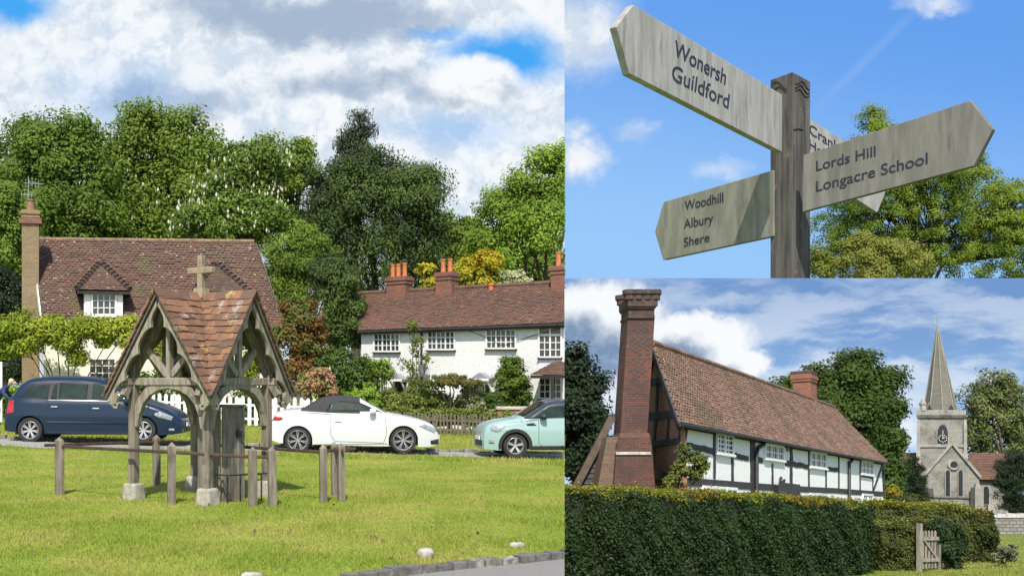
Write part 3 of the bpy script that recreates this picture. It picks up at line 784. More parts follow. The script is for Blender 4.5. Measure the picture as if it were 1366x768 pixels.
# ---------------------------------------------------------------- helpers for houses
def wallpoly(pts, back, m, parent, name='wall', cut=None):
    mb = MB(); mb.prism(pts, back); return mb.build(name, m, parent, cut=cut)
def stack(parent, base, ax, ay, w, dp, h, m, name='chimney', cap=True, pots=(), potm=None, pot_h=.55, cut=None, flash=True):
    """brick stack: base centre, plan axes, width, depth, height; pots = [(x along, height, radius, cowl)]"""
    base = Vector(base)
    def bx(mb, z0, z1, g):
        mb.hexa([base+ax*a*(w/2+g)+ay*b*(dp/2+g)+Z*z0 for a, b in ((-1, -1), (1, -1), (1, 1), (-1, 1))]+[base+ax*a*(w/2+g)+ay*b*(dp/2+g)+Z*z1 for a, b in ((-1, -1), (1, -1), (1, 1), (-1, 1))])
    mb = MB(); bx(mb, 0, h, 0)
    if cap: bx(mb, h-.30, h-.20, .035); bx(mb, h-.14, h+.0, .06); bx(mb, h, h+.05, .02)
    c = mb.build(name, m, parent, cut=cut)
    for x, ph, r, cowl in pots:
        p = base+ax*x+Z*(h+.03); pm = MB()
        pm.lathe(p, [(r*1.12, 0), (r*1.1, .06), (r, .09), (r*.9, ph*.85), (r*1.06, ph*.88), (r*1.06, ph), (r*.8, ph), (r*.8, ph*.8)], 14)
        po = pm.build('chimney_pot', potm or M['pot'], c, smooth=True, cut=cut)
        if cowl:
            cm = MB(); cm.lathe(p+Z*(ph+.06), [(r*.2, 0), (r*1.5, 0), (r*1.4, .05), (r*.2, .12)], 12); cm.tube([p+Z*(ph-.05), p+Z*(ph+.08)], r*.5, 8)
            cm.build('cowl', M['black'], po)
    if flash:
        fm = MB(); bx(fm, -.02, .10, .04) if False else None
    return c
# ---------------------------------------------------------------- tile roofed cottage on the left
eL, eR, rL, rR = W(57, 424, 44), W(379, 439, 46.5), W(44, 320.5, 47.4), W(339, 323.5, 49.5)
cot = Thing('cottage', 'cream cottage with steep mossy brown tile roof, dormers and buff brick end chimney', 'house', (eL.x, eL.y, 0))
ex = (eR-eL); ex.z = 0; ex.normalize(); en = Vector((ex.y, -ex.x, 0))     # along and out of the front
if en.y > 0: en = -en
drop = Vector((0, 0, -1))
fL = eL-en*.25+ex*.1; fR = eR-en*.25-ex*.2
def flr(p, z=-.3): return Vector((p.x, p.y, z))
fl2, fr2 = flr(fL), flr(fR)
wallpoly([fl2, fr2, Vector((fR.x, fR.y, eR.z+.02)), Vector((fL.x, fL.y, eL.z+.02))], -en*.25, M['render'], cot)
gL = MB(); bk = -en*5.6; g0 = flr(fL)-en*.26; apx = rL+ex*.15-Z*.22
gL.prism([g0, g0+bk, g0+bk+Z*(eL.z+.2), apx, Vector((g0.x, g0.y, eL.z+.1))], ex*.2); gL.build('gable_wall', M['render'], cot)
gR = MB(); g0 = flr(fR)-en*.26; apx = rR-ex*.25-Z*.22
gR.prism([g0, g0+bk, g0+bk+Z*(eR.z+.2), apx, Vector((g0.x, g0.y, eR.z+.1))], -ex*.2); gR.build('gable_wall', M['render'], cot)
tl = MB(); tile_roof(tl, eL, eR, rL, rR, .155, .21, .034, .05, 2.0, sag=.03)
tl.build('roof', M['tile_old'], cot)
bkL, bkR = 2*rL-eL, 2*rR-eR; bkL.z, bkR.z = eL.z, eR.z
ub = MB(); dz = Z*.05
boarding(ub, eL, eR, rL, rR, .05)
ub.hexa([bkL-dz, bkR-dz, rR-dz*1.7, rL-dz*1.7, bkL, bkR, rR-dz*.3, rL-dz*.3]); ub.build('roof_boarding', M['oak_dark'], cot)
rg = MB(); n = 30
for i in range(n):
    a, b = rL.lerp(rR, i/n), rL.lerp(rR, (i+.96)/n); rg.tube([a+Z*.03, b+Z*(.03+rng.normal()*.006)], .12, 8)
rg.build('ridge_tiles', mat('ridge_tile', (.24, .17, .09), (.15, .10, .07), 4, .85, .4, 30), cot)
vb = MB(); vb.beam(rL-ex*.07-Z*.07, eL-ex*.07-Z*.07, .04, .26); vb.build('verge_board', M['white'], cot)
vb = MB(); vb.beam(rR+ex*.05-Z*.06, eR+ex*.05-Z*.06, .04, .2); vb.build('verge_board', M['oak_dark'], cot)
gt = MB(); gt.tube([eL+en*.07-Z*.06, eR+en*.07-Z*.06], .055, 8); gt.build('gutter', M['black'], cot)
fp0, fn = fL+en*.002, en
def cp(px, py): return hit(LEVEL, px, py, fp0, fn)
window(cot, cp, 119, 478, 154, 507, 4, 3, M['white'], M['glass'], dep=.07, fw=.08, bar=.035)
window(cot, cp, 246, 470, 268, 500, 2, 3, M['white'], M['glass'], dep=.07, fw=.08, bar=.035)
dr = MB(); a, b = cp(60, 545), cp(66, 545); dr.beam(a-Z*.6+en*.03, a+Z*2.1+en*.03, .10, .06); dr.build('downpipe', M['white'], cot)
dr = MB(); a = cp(310, 590); dr.hexa([a+ex*x+en*o+Z*z for z in (-.2, 2.0) for x, o in ((-.45, 0), (.45, 0), (.45, .05), (-.45, .05))]); dr.build('door', mat('brown_door', (.20, .075, .03), (.13, .05, .02), 4, .6), cot)
# chimney
cb = W(41, 415, 45.6); cb.z = -.3; ch = (CY-283)/F*45.6+EYE+.3
cst = stack(cot, cb, ex, en, .70, .8, ch, M['buff_brick'], pots=((0, .52, .17, False),), potm=mat('old_pot', (.26, .13, .08), (.18, .10, .07), 5, .85))
cc = MB(); cc.hexa([cb+ex*a*.47+en*b*.5+Z*z for z in (ch-.55, ch-.32) for a, b in ((-1, -1), (1, -1), (1, 1), (-1, 1))]); cc.build('corbel', M['red_brick'], cst)
ar = MB(); p = cb+Z*ch-ex*.1; ar.tube([p, p+Z*1.55], .018, 5); ar.beam(p+Z*1.25-ex*.2, p+Z*1.25+ex*.55, .02, .02)
for i in range(5): ar.beam(p+Z*(1.25-.0)+ex*(-.1+.13*i)-Z*(.2), p+Z*(1.45)+ex*(-.1+.13*i), .012, .012)
ar.beam(p+Z*.75-ex*.3, p+Z*.75+ex*.2, .02, .02)
for i in range(4): ar.beam(p+Z*.6+ex*(-.28+.14*i), p+Z*.9+ex*(-.28+.14*i), .012, .012)
ar.build('aerial', M['galv'], cst)
# dormers with hipped roofs
hipm = mat('hip_tile', (.075, .045, .036), (.045, .031, .027), 3, .85, .4, 30)
def dormer(px0, px1, pyt, pyb, apx, apy):
    mid = (px0+px1)/2; pm = hit(LEVEL, mid, pyb, eL-en*.12, en)
    q0, q1 = hit(LEVEL, px0, pyb, pm, en), hit(LEVEL, px1, pyb, pm, en); zt = hit(LEVEL, mid, pyt, pm, en).z; zb = pm.z
    A, B = Vector((q0.x, q0.y, 0)), Vector((q1.x, q1.y, 0)); w = MB(); D = -en*1.9
    w.hexa([A+Z*zb, B+Z*zb, B+D+Z*zb, A+D+Z*zb, A+Z*zt, B+Z*zt, B+D+Z*zt, A+D+Z*zt]); dm = w.build('dormer', M['white'], cot)
    e = .28; ap = hit(LEVEL, apx, apy, pm-en*.95, en)
    E0, E1, E2, E3 = A-ex*e+en*e+Z*(zt-.02), B+ex*e+en*e+Z*(zt-.02), B+ex*e+D+Z*zt, A-ex*e+D+Z*zt
    t = MB(); t1 = ap+ex*.12; t0 = ap-ex*.12; bk_ = ap+D*.9
    tile_roof(t, E0, E1, t0, t1, .15, .2, .034, .05)
    tile_roof(t, E1, E2, t1, bk_+ex*.12, .15, .2, .034, .05); tile_roof(t, E3, E0, bk_-ex*.12, t0, .15, .2, .034, .05)
    rf_ = t.build('dormer_roof', M['tile_old'], cot)
    for s, e_ in ((-1, E0), (1, E1)):
        t = MB()
        for i in range(9):
            a, b = e_.lerp(ap, i/9), e_.lerp(ap, (i+1.15)/9); t.tube([a+Z*.09, b+Z*.05], [.15, .085], 7)
        t.build('hip_tiles', hipm, rf_)
    fm = MB(); fm.hexa([E0-Z*.12, E1-Z*.12, E2-Z*.12, E3-Z*.12, E0, E1, E2, E3]); fm.build('fascia', M['black'], dm)
    return pm, A, B, zb, zt
pm, A, B, zb, zt = dormer(112, 164, 388, 423, 134, 352)
dpl = lambda x, y: hit(LEVEL, x, y, pm+en*.004, en)
window(cot, dpl, 122.5, 391.5, 154.5, 420, 4, 3, M['white'], M['glass'], dep=.06, fw=.09, bar=.035)
for x0, x1 in ((113.5, 120.5), (156.5, 163.5)):
    sh = MB(); a, b = dpl(x0, 421), dpl(x1, 391); sh.hexa([Vector(q)+en*o for o in (0, .04) for q in ((a.x, a.y, a.z), (b.x, b.y, a.z), (b.x, b.y, b.z), (a.x, a.y, b.z))]); sh.build('shutter', M['white'], cot)
dormer(268, 322, 390, 425, 288, 352)
# wisteria over its front
def foliage(name, label, cat, fr, L, d, n, leaf, m, clump=.3, base=None, group=None, cut=None, stem=True, droop=.15, asp=.55, inner=.15, back=.35, extra=None, barkm=None, sr=.04):
    lob = lobes_px(fr, L, d, jit=.15); b = Vector(base) if base is not None else P(fr, L[0][0], L[0][1], d)
    if base is None: b.z = gz(b.x, b.y) if fr is LEVEL else SG
    t = Thing(name, label, cat, b, fr, group)
    PP, NN = crown_points(lob, n, clump, inner, back); ok = keep_side(PP, fr, cut)
    if fr is LEVEL: ok &= PP[:, 2] > .02+gzv(PP[:, 0], PP[:, 1])
    else: ok &= PP[:, 2] > SG+.02
    np_mesh('foliage', kites(PP[ok], NN[ok], leaf, asp, droop), 4, m, t)
    if stem:
        mb = MB()
        for c, r in lob:
            c = Vector(c); q = (b+c)/2+Vector((rng.normal()*.1*r[0], 0, .1*r[2]))
            mb.tube([b+Vector((rng.normal()*.05, 0, 0)), q, c], [sr, sr*.7, sr*.3], 6)
            for k in range(4):
                e = c+Vector(rng.normal(size=3)).normalized()*r[2]*.8; mb.tube([q.lerp(c, .6), e], [sr*.4, sr*.12], 5)
        mb.build('stem', barkm or M['bark'], t, cut=cut, smooth='all')
    if extra: extra(t, lob)
    return t
M['wist'] = leafmat('wisteria_leaf', (.25, .32, .025), (.42, .45, .07), (.17, .23, .022), .8, .4)
foliage('wisteria', 'bright yellow-green wisteria trained along the cream cottage front below the dormer', 'climber', LEVEL,
        [(28, 440, 28, 22), (35, 462, 30, 18), (75, 445, 30, 18), (110, 440, 30, 14), (150, 443, 30, 15), (92, 462, 24, 18), (185, 455, 20, 20), (205, 462, 14, 18), (52, 452, 24, 18), (170, 440, 18, 14), (235, 488, 24, 16), (332, 490, 24, 16), (335, 462, 20, 18)], 42.6, 44000, .14, M['wist'], .55, base=(W(92, 500, 43).x, 43, gz(-10, 43)), droop=.4, asp=.5)
# ---------------------------------------------------------------- white terrace on the right
tL, tR = W(478, 441, 46.4), W(764, 430.4, 40.3)
ter = Thing('terrace_cottage', 'long white painted brick cottage terrace with red tile roof and terracotta pots', 'house', (tL.x, tL.y, 0))
tx = tR-tL; tx.z = 0; tx.normalize(); tn = Vector((tx.y, -tx.x, 0))
wL, wR = tL-tn*.22, tR-tn*.22
wallpoly([flr(wL, -.4), flr(wR, -.4), Vector((wR.x, wR.y, tR.z)), Vector((wL.x, wL.y, tL.z))], -tn*.25, M['white_brick'], ter, cut='left')
qL, qR = W(476, 392.5, 49.4), W(768, 376.5, 43.1)
g0 = flr(wL, -.4)-tn*.26; mb = MB(); mb.prism([g0, g0-tn*5.3, g0-tn*5.3+Z*(tL.z+.4), qL-Z*.15+tx*.05, Vector((g0.x, g0.y, tL.z+.05))], tx*.2); mb.build('gable_wall', M['white_brick'], ter)
tl = MB(); tile_roof(tl, tL, tR, qL, qR, .115, .18, .018, .03, 1.3, sag=.02); tl.build('roof', M['tile_red'], ter, cut='left')
b0, b1 = 2*qL-tL, 2*qR-tR; b0.z, b1.z = tL.z, tR.z
ub = MB(); boarding(ub, tL, tR, qL, qR, .04); ub.hexa([b0-dz, b1-dz, qR-dz*1.7, qL-dz*1.7, b0, b1, qR-dz*.3, qL-dz*.3]); ub.build('roof_boarding', M['oak_dark'], ter, cut='left')
rg = MB(); n = 30
for i in range(n): rg.tube([qL.lerp(qR, i/n)+Z*.03, qL.lerp(qR, (i+.96)/n)+Z*(.03+rng.normal()*.006)], .11, 8)
rg.build('ridge_tiles', M['tile_red'], ter, cut='left')
gt = MB(); gt.tube([tL+tn*.06-Z*.07, tR+tn*.06-Z*.07], .055, 8); gt.beam(tL-tn*.02-Z*.09, tR-tn*.02-Z*.09, .04, .16); gt.build('gutter', M['black'], ter, cut='left')
tp0 = wL+tn*.002
def tp(px, py): return hit(LEVEL, px, py, tp0, tn)
for x0, y0, x1, y1, s in ((499.5, 445, 533.5, 468.5, 1), (571, 442, 607, 466, 1), (649.5, 439.5, 688.5, 464.5, 1), (499, 507, 518, 529, 1), (571, 511, 596, 524, 0)):
    window(ter, tp, x0, y0, x1, y1, 6, 3, M['white'], M['glass'], sill=M['black'], mull=[1/3, 2/3], bar=.03, fw=.06)
for (x0, y0, x1, y1) in ((719.5, 447, 749.5, 476), (720, 504, 749.5, 531)):
    window(ter, tp, x0, y0, x1, y1, 4, 3, M['white'], M['glass'], sill=M['black'], mull=[.5], bar=.03, fw=.06)
window(ter, tp, 719.5, 435.5, 749.5, 446, 2, 1, M['white'], M['glass'], sill=False, fw=.05)
for a, b, c, d_ in ((701, 482, 752, 500),):
    pass
lap = MB()
for i in range(8):
    a, b = tp(719, 498-i*2.4), tp(752.5, 498-i*2.4); c = tp(719, 498-(i+1)*2.4)
    lap.hexa([a+tn*.0, b, b+tn*.035, a+tn*.035, Vector((a.x, a.y, c.z)), Vector((b.x, b.y, c.z)), Vector((b.x, b.y, c.z))+tn*.012, Vector((a.x, a.y, c.z))+tn*.012])
lap.build('weatherboard', M['white'], ter, cut='left')
# doors with small hoods
def hood(px, py, w, door):
    a = tp(px, py)+tn*.02; mb = MB(); h2 = w/2
    mb.prism([a-tx*h2, a+tx*h2, a+Z*.26+tx*.02, a+Z*.26-tx*.02], tn*.5)
    ho = mb.build('door_hood', M['lead'], ter)
    tr = MB(); tr.beam(a-tx*h2+tn*.5-Z*.03, a+tx*h2+tn*.5-Z*.03, .05, .09)
    for s in (-1, 1): tr.beam(a+tx*s*(h2-.1)-Z*.06+tn*.06, a+tx*s*(h2-.1)-Z*.06+tn*.46, .06, .08); tr.beam(a+tx*s*(h2-.1)-Z*.5+tn*.06, a+tx*s*(h2-.1)-Z*.06+tn*.42, .05, .06)
    tr.build('bracket', M['white'], ho)
    db = MB(); c = a-Z*1.07; db.hexa([c+tx*x+tn*o+Z*z for z in (-1.0, .98) for x, o in ((-w*.36, 0), (w*.36, 0), (w*.36, .05), (-w*.36, .05))]); do = db.build('door', door, ter)
    for s in (-1, 1):
        pn = MB(); k = c+tx*s*.14+tn*.052; pn.hexa([k+tx*x+tn*o+Z*z for z in (.3, .85) for x, o in ((-.1, 0), (.1, 0), (.1, .012), (-.1, .012))]); pn.build('door_pane', M['glass'], do)
hood(647.5, 505.5, .85, M['white']); hood(535, 506, .75, mat('green_door', (.03, .045, .03), (.02, .03, .02), 4, .5))
pr = MB(); a = tp(721, 500.5)+tn*.03
E0, E1 = a+tx*.1+tn*1.0, a+tx*1.7+tn*1.0; t0, t1 = a+Z*.5+tx*.6, a+Z*.5+tx*1.7
tile_roof(pr, E0, E1, t0, t1, .11, .18, .018, .03); tile_roof(pr, a+tx*.1, E0, t0-tx*.02, t0, .11, .18, .018, .03)
po = pr.build('porch_roof', M['tile_red'], ter, cut='left')
pr = MB(); pr.beam(E0-Z*.06, E1-Z*.06, .06, .12); pr.beam(E0-Z*.06, a+tx*.1-Z*.06, .06, .12); pr.beam(E0+tx*.9-Z*1.9, E0+tx*.9-Z*.1, .1, .1); pr.build('porch_frame', M['black'], po, cut='left')
dp = MB(); a = tp(563, 442)+tn*.05; dp.tube([a, Vector((a.x, a.y, -.3))], .05, 8); dp.build('downpipe', M['black'], ter)
# chimneys on the ridge
for px0, px1, pyt, pots, dd in ((515.5, 550.5, 371, ((-.36, .62, .11, 0), (-.05, .62, .11, 0), (.28, .66, .11, 1)), 0), (582, 610, 365, ((-.18, .62, .11, 0), (.17, .62, .11, 0)), 0), (736, 766, 356.5, ((-.2, .62, .11, 0), (.2, .62, .11, 0)), 0)):
    mid = (px0+px1)/2; p = hit(LEVEL, mid, 395, qL, tn); w = (px1-px0)/F*p.y*.86
    b = Vector((p.x, p.y, p.z-.6)); h = (CY-pyt)/F*p.y+EYE-b.z
    stack(ter, b, tx, tn, w, .62, h, M['red_brick'], pots=pots, cut='left' if px1 > 750 else None)
p = hit(LEVEL, 655, 386, qL, tn); mb = MB(); mb.lathe(p-Z*.2, [(.13, 0), (.12, .35), (.15, .37), (.15, .45), (.1, .45)], 14); mb.build('ridge_pot', M['pot'], ter, smooth=True)
p = hit(LEVEL, 514.5, 380, qL, tn); mb = MB(); mb.tube([p-Z*.4, p+Z*1.55], .02, 6); mb.beam(p+Z*1.5, p+Z*1.56+tx*.42, .03, .03); mb.build('aerial', M['black'], ter)
cb_ = MB(); cb_.tube([tp(600, 432)+tn*.03, tp(640, 446)+tn*.05, tp(672, 461)+tn*.05, tp(706, 449)+tn*.04, tp(752, 437)+tn*.03], .012, 5); cb_.build('cable', M['black'], ter)
# satellite dish on the wall
c = tp(570, 494.5)+tn*.35; dt = Thing('satellite_dish', 'grey satellite dish on the white wall beside the black downpipe', 'dish', tp(570, 497))
mb = MB(); rot = Z.rotation_difference(Vector((.45, -.8, .35))).to_matrix()
mb.lathe(c, [(.0, 0), (.16, .02), (.30, .075), (.305, .085), (.16, .035), (0, .015)], 22, rot); mb.build('dish', M['galv'], dt, smooth=True)
mb = MB(); mb.tube([tp(570, 497), c], .02, 6); q = c+Vector((.45, -.8, .35)).normalized()*.32; mb.tube([c-Z*.28, q], .012, 5); mb.box(q, (.06, .06, .06)); mb.build('arm', M['black'], dt)
# ---------------------------------------------------------------- fences in front
def picket_fence(name, label, x0, x1, d0, d1, n, h, pw, m, pointed, zoff=0., gaps=.0):
    a, b = W(x0, 560, d0), W(x1, 560, d1); a.z = gz(a.x, a.y); b.z = gz(b.x, b.y)
    t = Thing(name, label, 'fence', a); d = (b-a).normalized(); nn = Vector((d.y, -d.x, 0)).normalized()
    for k in (.28, .75):
        mb = MB(); mb.beam(a+Z*h*k-nn*-.0-nn*.03, b+Z*h*k-nn*.03, .03, .08); mb.build('rail', m, t)
    for i in range(n):
        c = a.lerp(b, (i+.5)/n); hh = h*(1+rng.normal()*.012); w = pw/2; o = Z*.06+d*rng.normal()*.004
        poly = [c-d*w, c+d*w, c+d*w+Z*(hh-w*1.1), c+d*w*.55+Z*(hh-w*.3), c+Z*hh, c-d*w*.55+Z*(hh-w*.3), c-d*w+Z*(hh-w*1.1)] if pointed else [c-d*w, c+d*w, c+d*w+Z*(hh-w*.5), c+Z*hh, c-d*w+Z*(hh-w*.5)]
        mb = MB(); mb.prism([q+o+nn*.0 for q in poly], nn*.022); mb.build('picket', m, t)
    for i in range(0, n+1, max(1, n//5)):
        c = a.lerp(b, i/n)-nn*.09; mb = MB(); mb.beam(c-Z*.2, c+Z*h*.98, .09, .09, up=d); mb.build('post', m, t)
    return t
picket_fence('picket_fence', 'white painted picket fence behind the dark blue car and the well', 192, 424, 39.6, 39.0, 27, 1.08, .135, M['white'], True)
M['chest'] = mat('cleft_chestnut', (.155, .13, .098), (.085, .07, .055), 5, .85, .4, 20, stretch=(2, 2, .4))
picket_fence('paling_fence', 'unpainted brown paling fence in front of the white terrace gardens', 503, 716, 37.6, 37.2, 44, .72, .06, M['chest'], False)
lw = Thing('garden_wall', 'low garden wall with flat pale coping behind the mint car', 'wall', W(692, 560, 38.2)*1)
a, b = W(664, 556, 38.4), W(724, 556, 38.2)
mb = MB(); mb.hexa([Vector((q.x, q.y+o, z)) for z in (-.2, .68) for q, o in ((a, 0), (b, 0), (b, .3), (a, .3))]); mb.build('wall', M['infill_brick'], lw)
mb = MB(); mb.hexa([Vector((q.x+e, q.y+o, z)) for z in (.683, .80) for q, o, e in ((a, -.05, -.05), (b, -.05, .05), (b, .35, .05), (a, .35, -.05))]); mb.build('coping', mat('pale_coping', (.5, .44, .36), (.36, .32, .26), 6, .85, .4, 30), lw, bevel=.02)
# a thin white pole at the picture's edge
p = W(1.5, 580, 36); p.z = gz(p.x, p.y); mb = MB(); mb.tube([p-Z*.1, p+Z*(EYE+.72-p.z)], .045, 10); mb.lathe(p+Z*(EYE+.72-p.z), [(.05, -.02), (.055, .02), (.02, .04)], 10)
tag(mb.build('pole', M['white'], None, origin=p), 'thin white pole at the left edge behind the blue car', 'pole')
# grey shed roof behind the shrubs
sh = Thing('shed', 'small grey boarded shed half hidden between the well and the pink shrub', 'shed', W(385, 540, 42.5)*1)
a, b = W(366, 560, 43), W(414, 560, 42.6); zt_ = W(380, 497, 43).z
mb = MB(); mb.hexa([Vector((q.x, q.y+o, z)) for z in (-.2, zt_-.35) for q, o in ((a, 0), (b, 0), (b, 2.), (a, 2.))]); mb.build('wall', M['oak_dark'], sh)
mb = MB(); mb.hexa([Vector((a.x-.1, a.y-.15, zt_-.1)), Vector((b.x+.1, b.y-.15, zt_-.34)), Vector((b.x+.1, b.y+2.1, zt_-.34)), Vector((a.x-.1, a.y+2.1, zt_-.1)), Vector((a.x-.1, a.y-.15, zt_+.0)), Vector((b.x+.1, b.y-.15, zt_-.25)), Vector((b.x+.1, b.y+2.1, zt_-.25)), Vector((a.x-.1, a.y+2.1, zt_))]); mb.build('roof', M['lead'], sh)
# ---------------------------------------------------------------- cars
def smooth_interp(pts):
    X = [p[0] for p in pts]; Y = [p[1] for p in pts]; n = len(X)
    dl = [(Y[i+1]-Y[i])/(X[i+1]-X[i]) for i in range(n-1)]; ms = [dl[0]]+[0 if dl[i-1]*dl[i] <= 0 else 2*dl[i-1]*dl[i]/(dl[i-1]+dl[i]) for i in range(1, n-1)]+[dl[-1]]
    def f(x):
        if x <= X[0]: return Y[0]
        if x >= X[-1]: return Y[-1]
        i = max(k for k in range(n-1) if X[k] <= x); h = X[i+1]-X[i]; t = (x-X[i])/h
        return Y[i]*(2*t**3-3*t*t+1)+h*ms[i]*(t**3-2*t*t+t)+Y[i+1]*(-2*t**3+3*t*t)+h*ms[i+1]*(t**3-t*t)
    return f
def carpaint(name, c, metal=.0, coat=.7, spec=.4): 
    m, t = newmat(name); n = N(t); n.bsdf(c, .35, metal, None, coat, spec); return m
M['tyre'] = mat('tyre', (.018, .018, .019), (.03, .03, .03), 10, .85)
M['alloy'] = mat('alloy', (.62, .63, .65), (.55, .55, .57), 6, .3, metal=.7)
M['gun'] = mat('dark_alloy', (.36, .36, .37), (.30, .30, .31), 6, .4, metal=.4)
M['trim'] = mat('black_trim', (.02, .02, .022), (.028, .028, .03), 8, .6)
M['carglass'] = mat('car_glass', (.010, .018, .014), (.02, .035, .022), 3, .03, spec=.45)
M['lens'] = mat('clear_lens', (.35, .38, .41), (.16, .18, .2), 22, .08, spec=.8)
M['redlens'] = mat('red_lens', (.42, .012, .02), (.3, .008, .012), 12, .12, spec=.8)
M['grille'] = mat('grille', (.015, .015, .016), (.04, .04, .042), 40, .5)
M['cloth_top'] = mat('soft_top_cloth', (.03, .031, .034), (.042, .043, .046), 20, .9, .2, 200)
def car(name, label, px, py_ground, d, sc, flip, spec):
    g = W(px, py_ground, d)
    pos = Vector((g.x, d, g.z)); fw = Vector((-1 if flip else 1, 0, 0)); fw = Matrix.Rotation(R(spec.get('yaw', 0)), 3, 'Z') @ fw
    sd = Vector((-fw.y, fw.x, 0))
    T = Thing(name, label, 'car', pos)
    def lw(x, y, z): return pos+(fw*x+sd*y+Z*z)*sc
    top = smooth_interp(spec['top']); x0, x1 = spec['top'][0][0], spec['top'][-1][0]; hw = spec['w']/2; belt = smooth_interp(spec['belt']); L2 = (x1-x0)/2; xm = (x1+x0)/2
    sill = smooth_interp(spec['sill']); tum = spec.get('tum', .28)
    def plan(x):
        t = max(0, (abs(x-xm)/L2-.66)/.34); return 1-.20*t**2.3
    def Yf(x, z, zt=None):
        zt = top(x) if zt is None else zt; b = belt(x)
        y = hw*plan(x)
        y *= 1-.045*max(0, (.62-z)/.45)**2-.03*max(0, (z-.62)/.4)
        y *= 1+.012*math.exp(-((z-.70)/.05)**2)
        if z > b: y -= (z-b)*tum+.02*min(1, (z-b)/.05)
        r = .13; f = max(0, min(1, (zt-z)/r)); y *= .80+.20*math.sqrt(max(0, 1-(1-f)**2))
        return max(y, .05)
    def zb(x):
        s = sill(x)
        for xw in spec['wx']:
            dx = abs(x-xw)
            if dx < spec['ar']: s = max(s, spec['wz']+math.sqrt(spec['ar']**2-dx*dx))
        return s
    xs = list(np.linspace(x0, x1, 84))
    for xw in spec['wx']:
        xs += [xw+spec['ar']*math.cos(t) for t in np.linspace(0, math.pi, 25)]+[xw-spec['ar']*1.0005, xw+spec['ar']*1.0005]
    xs = sorted(xs); NZ = 20; NT = 8
    sta = []
    for x in xs:
        zt = top(x); z0 = min(zb(x), zt-.02); row = []
        for k in range(NZ+1):
            zm = min(max(belt(x)+.012, z0+.01), z0+(zt-z0)*.5) if zt < belt(x)+.03 else max(belt(x)+.012, z0+.01)
            z = z0+(zm-z0)*k/10 if k <= 10 else zm+(zt-zm)*(k-10)/(NZ-10)
            row.append((x, Yf(x, z, zt), z))
        ye = row[-1][1]
        for k in range(1, NT):
            v = 1-2*k/NT; row.append((x, ye*v, zt+spec.get('crown', .03)*(1-v*v)))
        row += [(a, -b, c) for a, b, c in row[:NZ+1][::-1]]
        sta.append(row)
    rn = len(sta[0]); parts = {'body': MB(), 'roof': MB()}
    for q in parts.values():
        q.v = [lw(*p) for r in sta for p in r]
    rx = spec.get('roofx')
    for i in range(len(sta)-1):
        for k in range(rn-1):
            p = sta[i][k]; q = sta[i+1][k+1]; cx, cz = (p[0]+q[0])/2, (p[2]+q[2])/2
            w = 'roof' if rx and rx[0] < cx < rx[1] and cz > belt(cx)+.014 else 'body'
            parts[w].f.append((i*rn+k, i*rn+k+1, (i+1)*rn+k+1, (i+1)*rn+k))
    parts['body'].f.append(tuple(range(rn))); parts['body'].f.append(tuple((len(sta)-1)*rn+k for k in range(rn))[::-1])
    cutv = spec.get('cut')
    def clean(o):
        bm = bmesh.new(); bm.from_mesh(o.data)
        bmesh.ops.delete(bm, geom=[v for v in bm.verts if not v.link_faces], context='VERTS'); bm.to_mesh(o.data); bm.free(); return o
    body = clean(parts['body'].build('body', spec['paint'], T, smooth=45, cut=cutv))
    if parts['roof'].f: clean(parts['roof'].build(spec.get('roofname', 'roof'), spec['roofm'], T, smooth=45, cut=cutv))
    ub = MB(); a, b = x0+.25, x1-.25
    ub.hexa([lw(x, y, z) for z in (.20, spec['wz']+spec['ar']*.9) for x, y in ((a, -hw+.24), (b, -hw+.24), (b, hw-.24), (a, hw-.24))]); ub.build('underbody', M['trim'], T, cut=cutv)
    def decal(nm, pts, m, off=.006, parent=T, sides=(1, -1), thick=.0, bev=0):
        for s in sides:
            dense = []
            for i in range(len(pts)):
                a = Vector(pts[i]); b = Vector(pts[(i+1) % len(pts)]); k = max(1, int((b-a).length/.06))
                dense += [a.lerp(b, j/k) for j in range(k)]
            # grid the outline in horizontal slices so that it follows the surface
            zs = np.linspace(min(p.y for p in dense), max(p.y for p in dense), max(3, int((max(p.y for p in dense)-min(p.y for p in dense))/.05)+2))
            mb = MB(); prev = None
            for z in zs:
                zc = min(max(z, zs[0]+1e-4), zs[-1]-1e-4); X = []
                for i in range(len(dense)):
                    a, b = dense[i], dense[(i+1) % len(dense)]
                    if (a.y > zc) != (b.y > zc): X.append(a.x+(b.x-a.x)*(zc-a.y)/(b.y-a.y))
                if len(X) < 2: continue
                xa, xb = min(X), max(X); row = []
                for j in range(13):
                    x = xa+(xb-xa)*j/12; row.append(lw(x, s*(Yf(x, zc)+off), zc))
                k = len(mb.v); mb.v += row
                if prev is not None: mb.f += [(prev+j, prev+j+1, k+j+1, k+j) for j in range(12)]
                prev = k
            o = mb.build(nm, m, parent, smooth='all', cut=cutv)
            so = o.modifiers.new('thick', 'SOLIDIFY'); so.thickness = .008*sc; so.offset = -1
    for nm, pts, mk, off in spec['decals']: decal(nm, pts, mk if not isinstance(mk, str) else M[mk], off)
    # windscreen and rear glass lie on the sloping top
    for nm, xa, xb, kw in spec['screens']:
        mb = MB(); n = 10
        for i in range(n+1):
            x = xa+(xb-xa)*i/n; ye = Yf(x, top(x))*kw
            for j in range(9):
                v = -1+2*j/8; mb.v.append(lw(x, ye*v, top(x)+spec.get('crown', .03)*(1-(v*kw)**2)+.009))
        mb.f = [(i*9+j, i*9+j+1, (i+1)*9+j+1, (i+1)*9+j) for i in range(n) for j in range(8)]
        mb.build(nm, M['carglass'], T, smooth='all', cut=cutv)
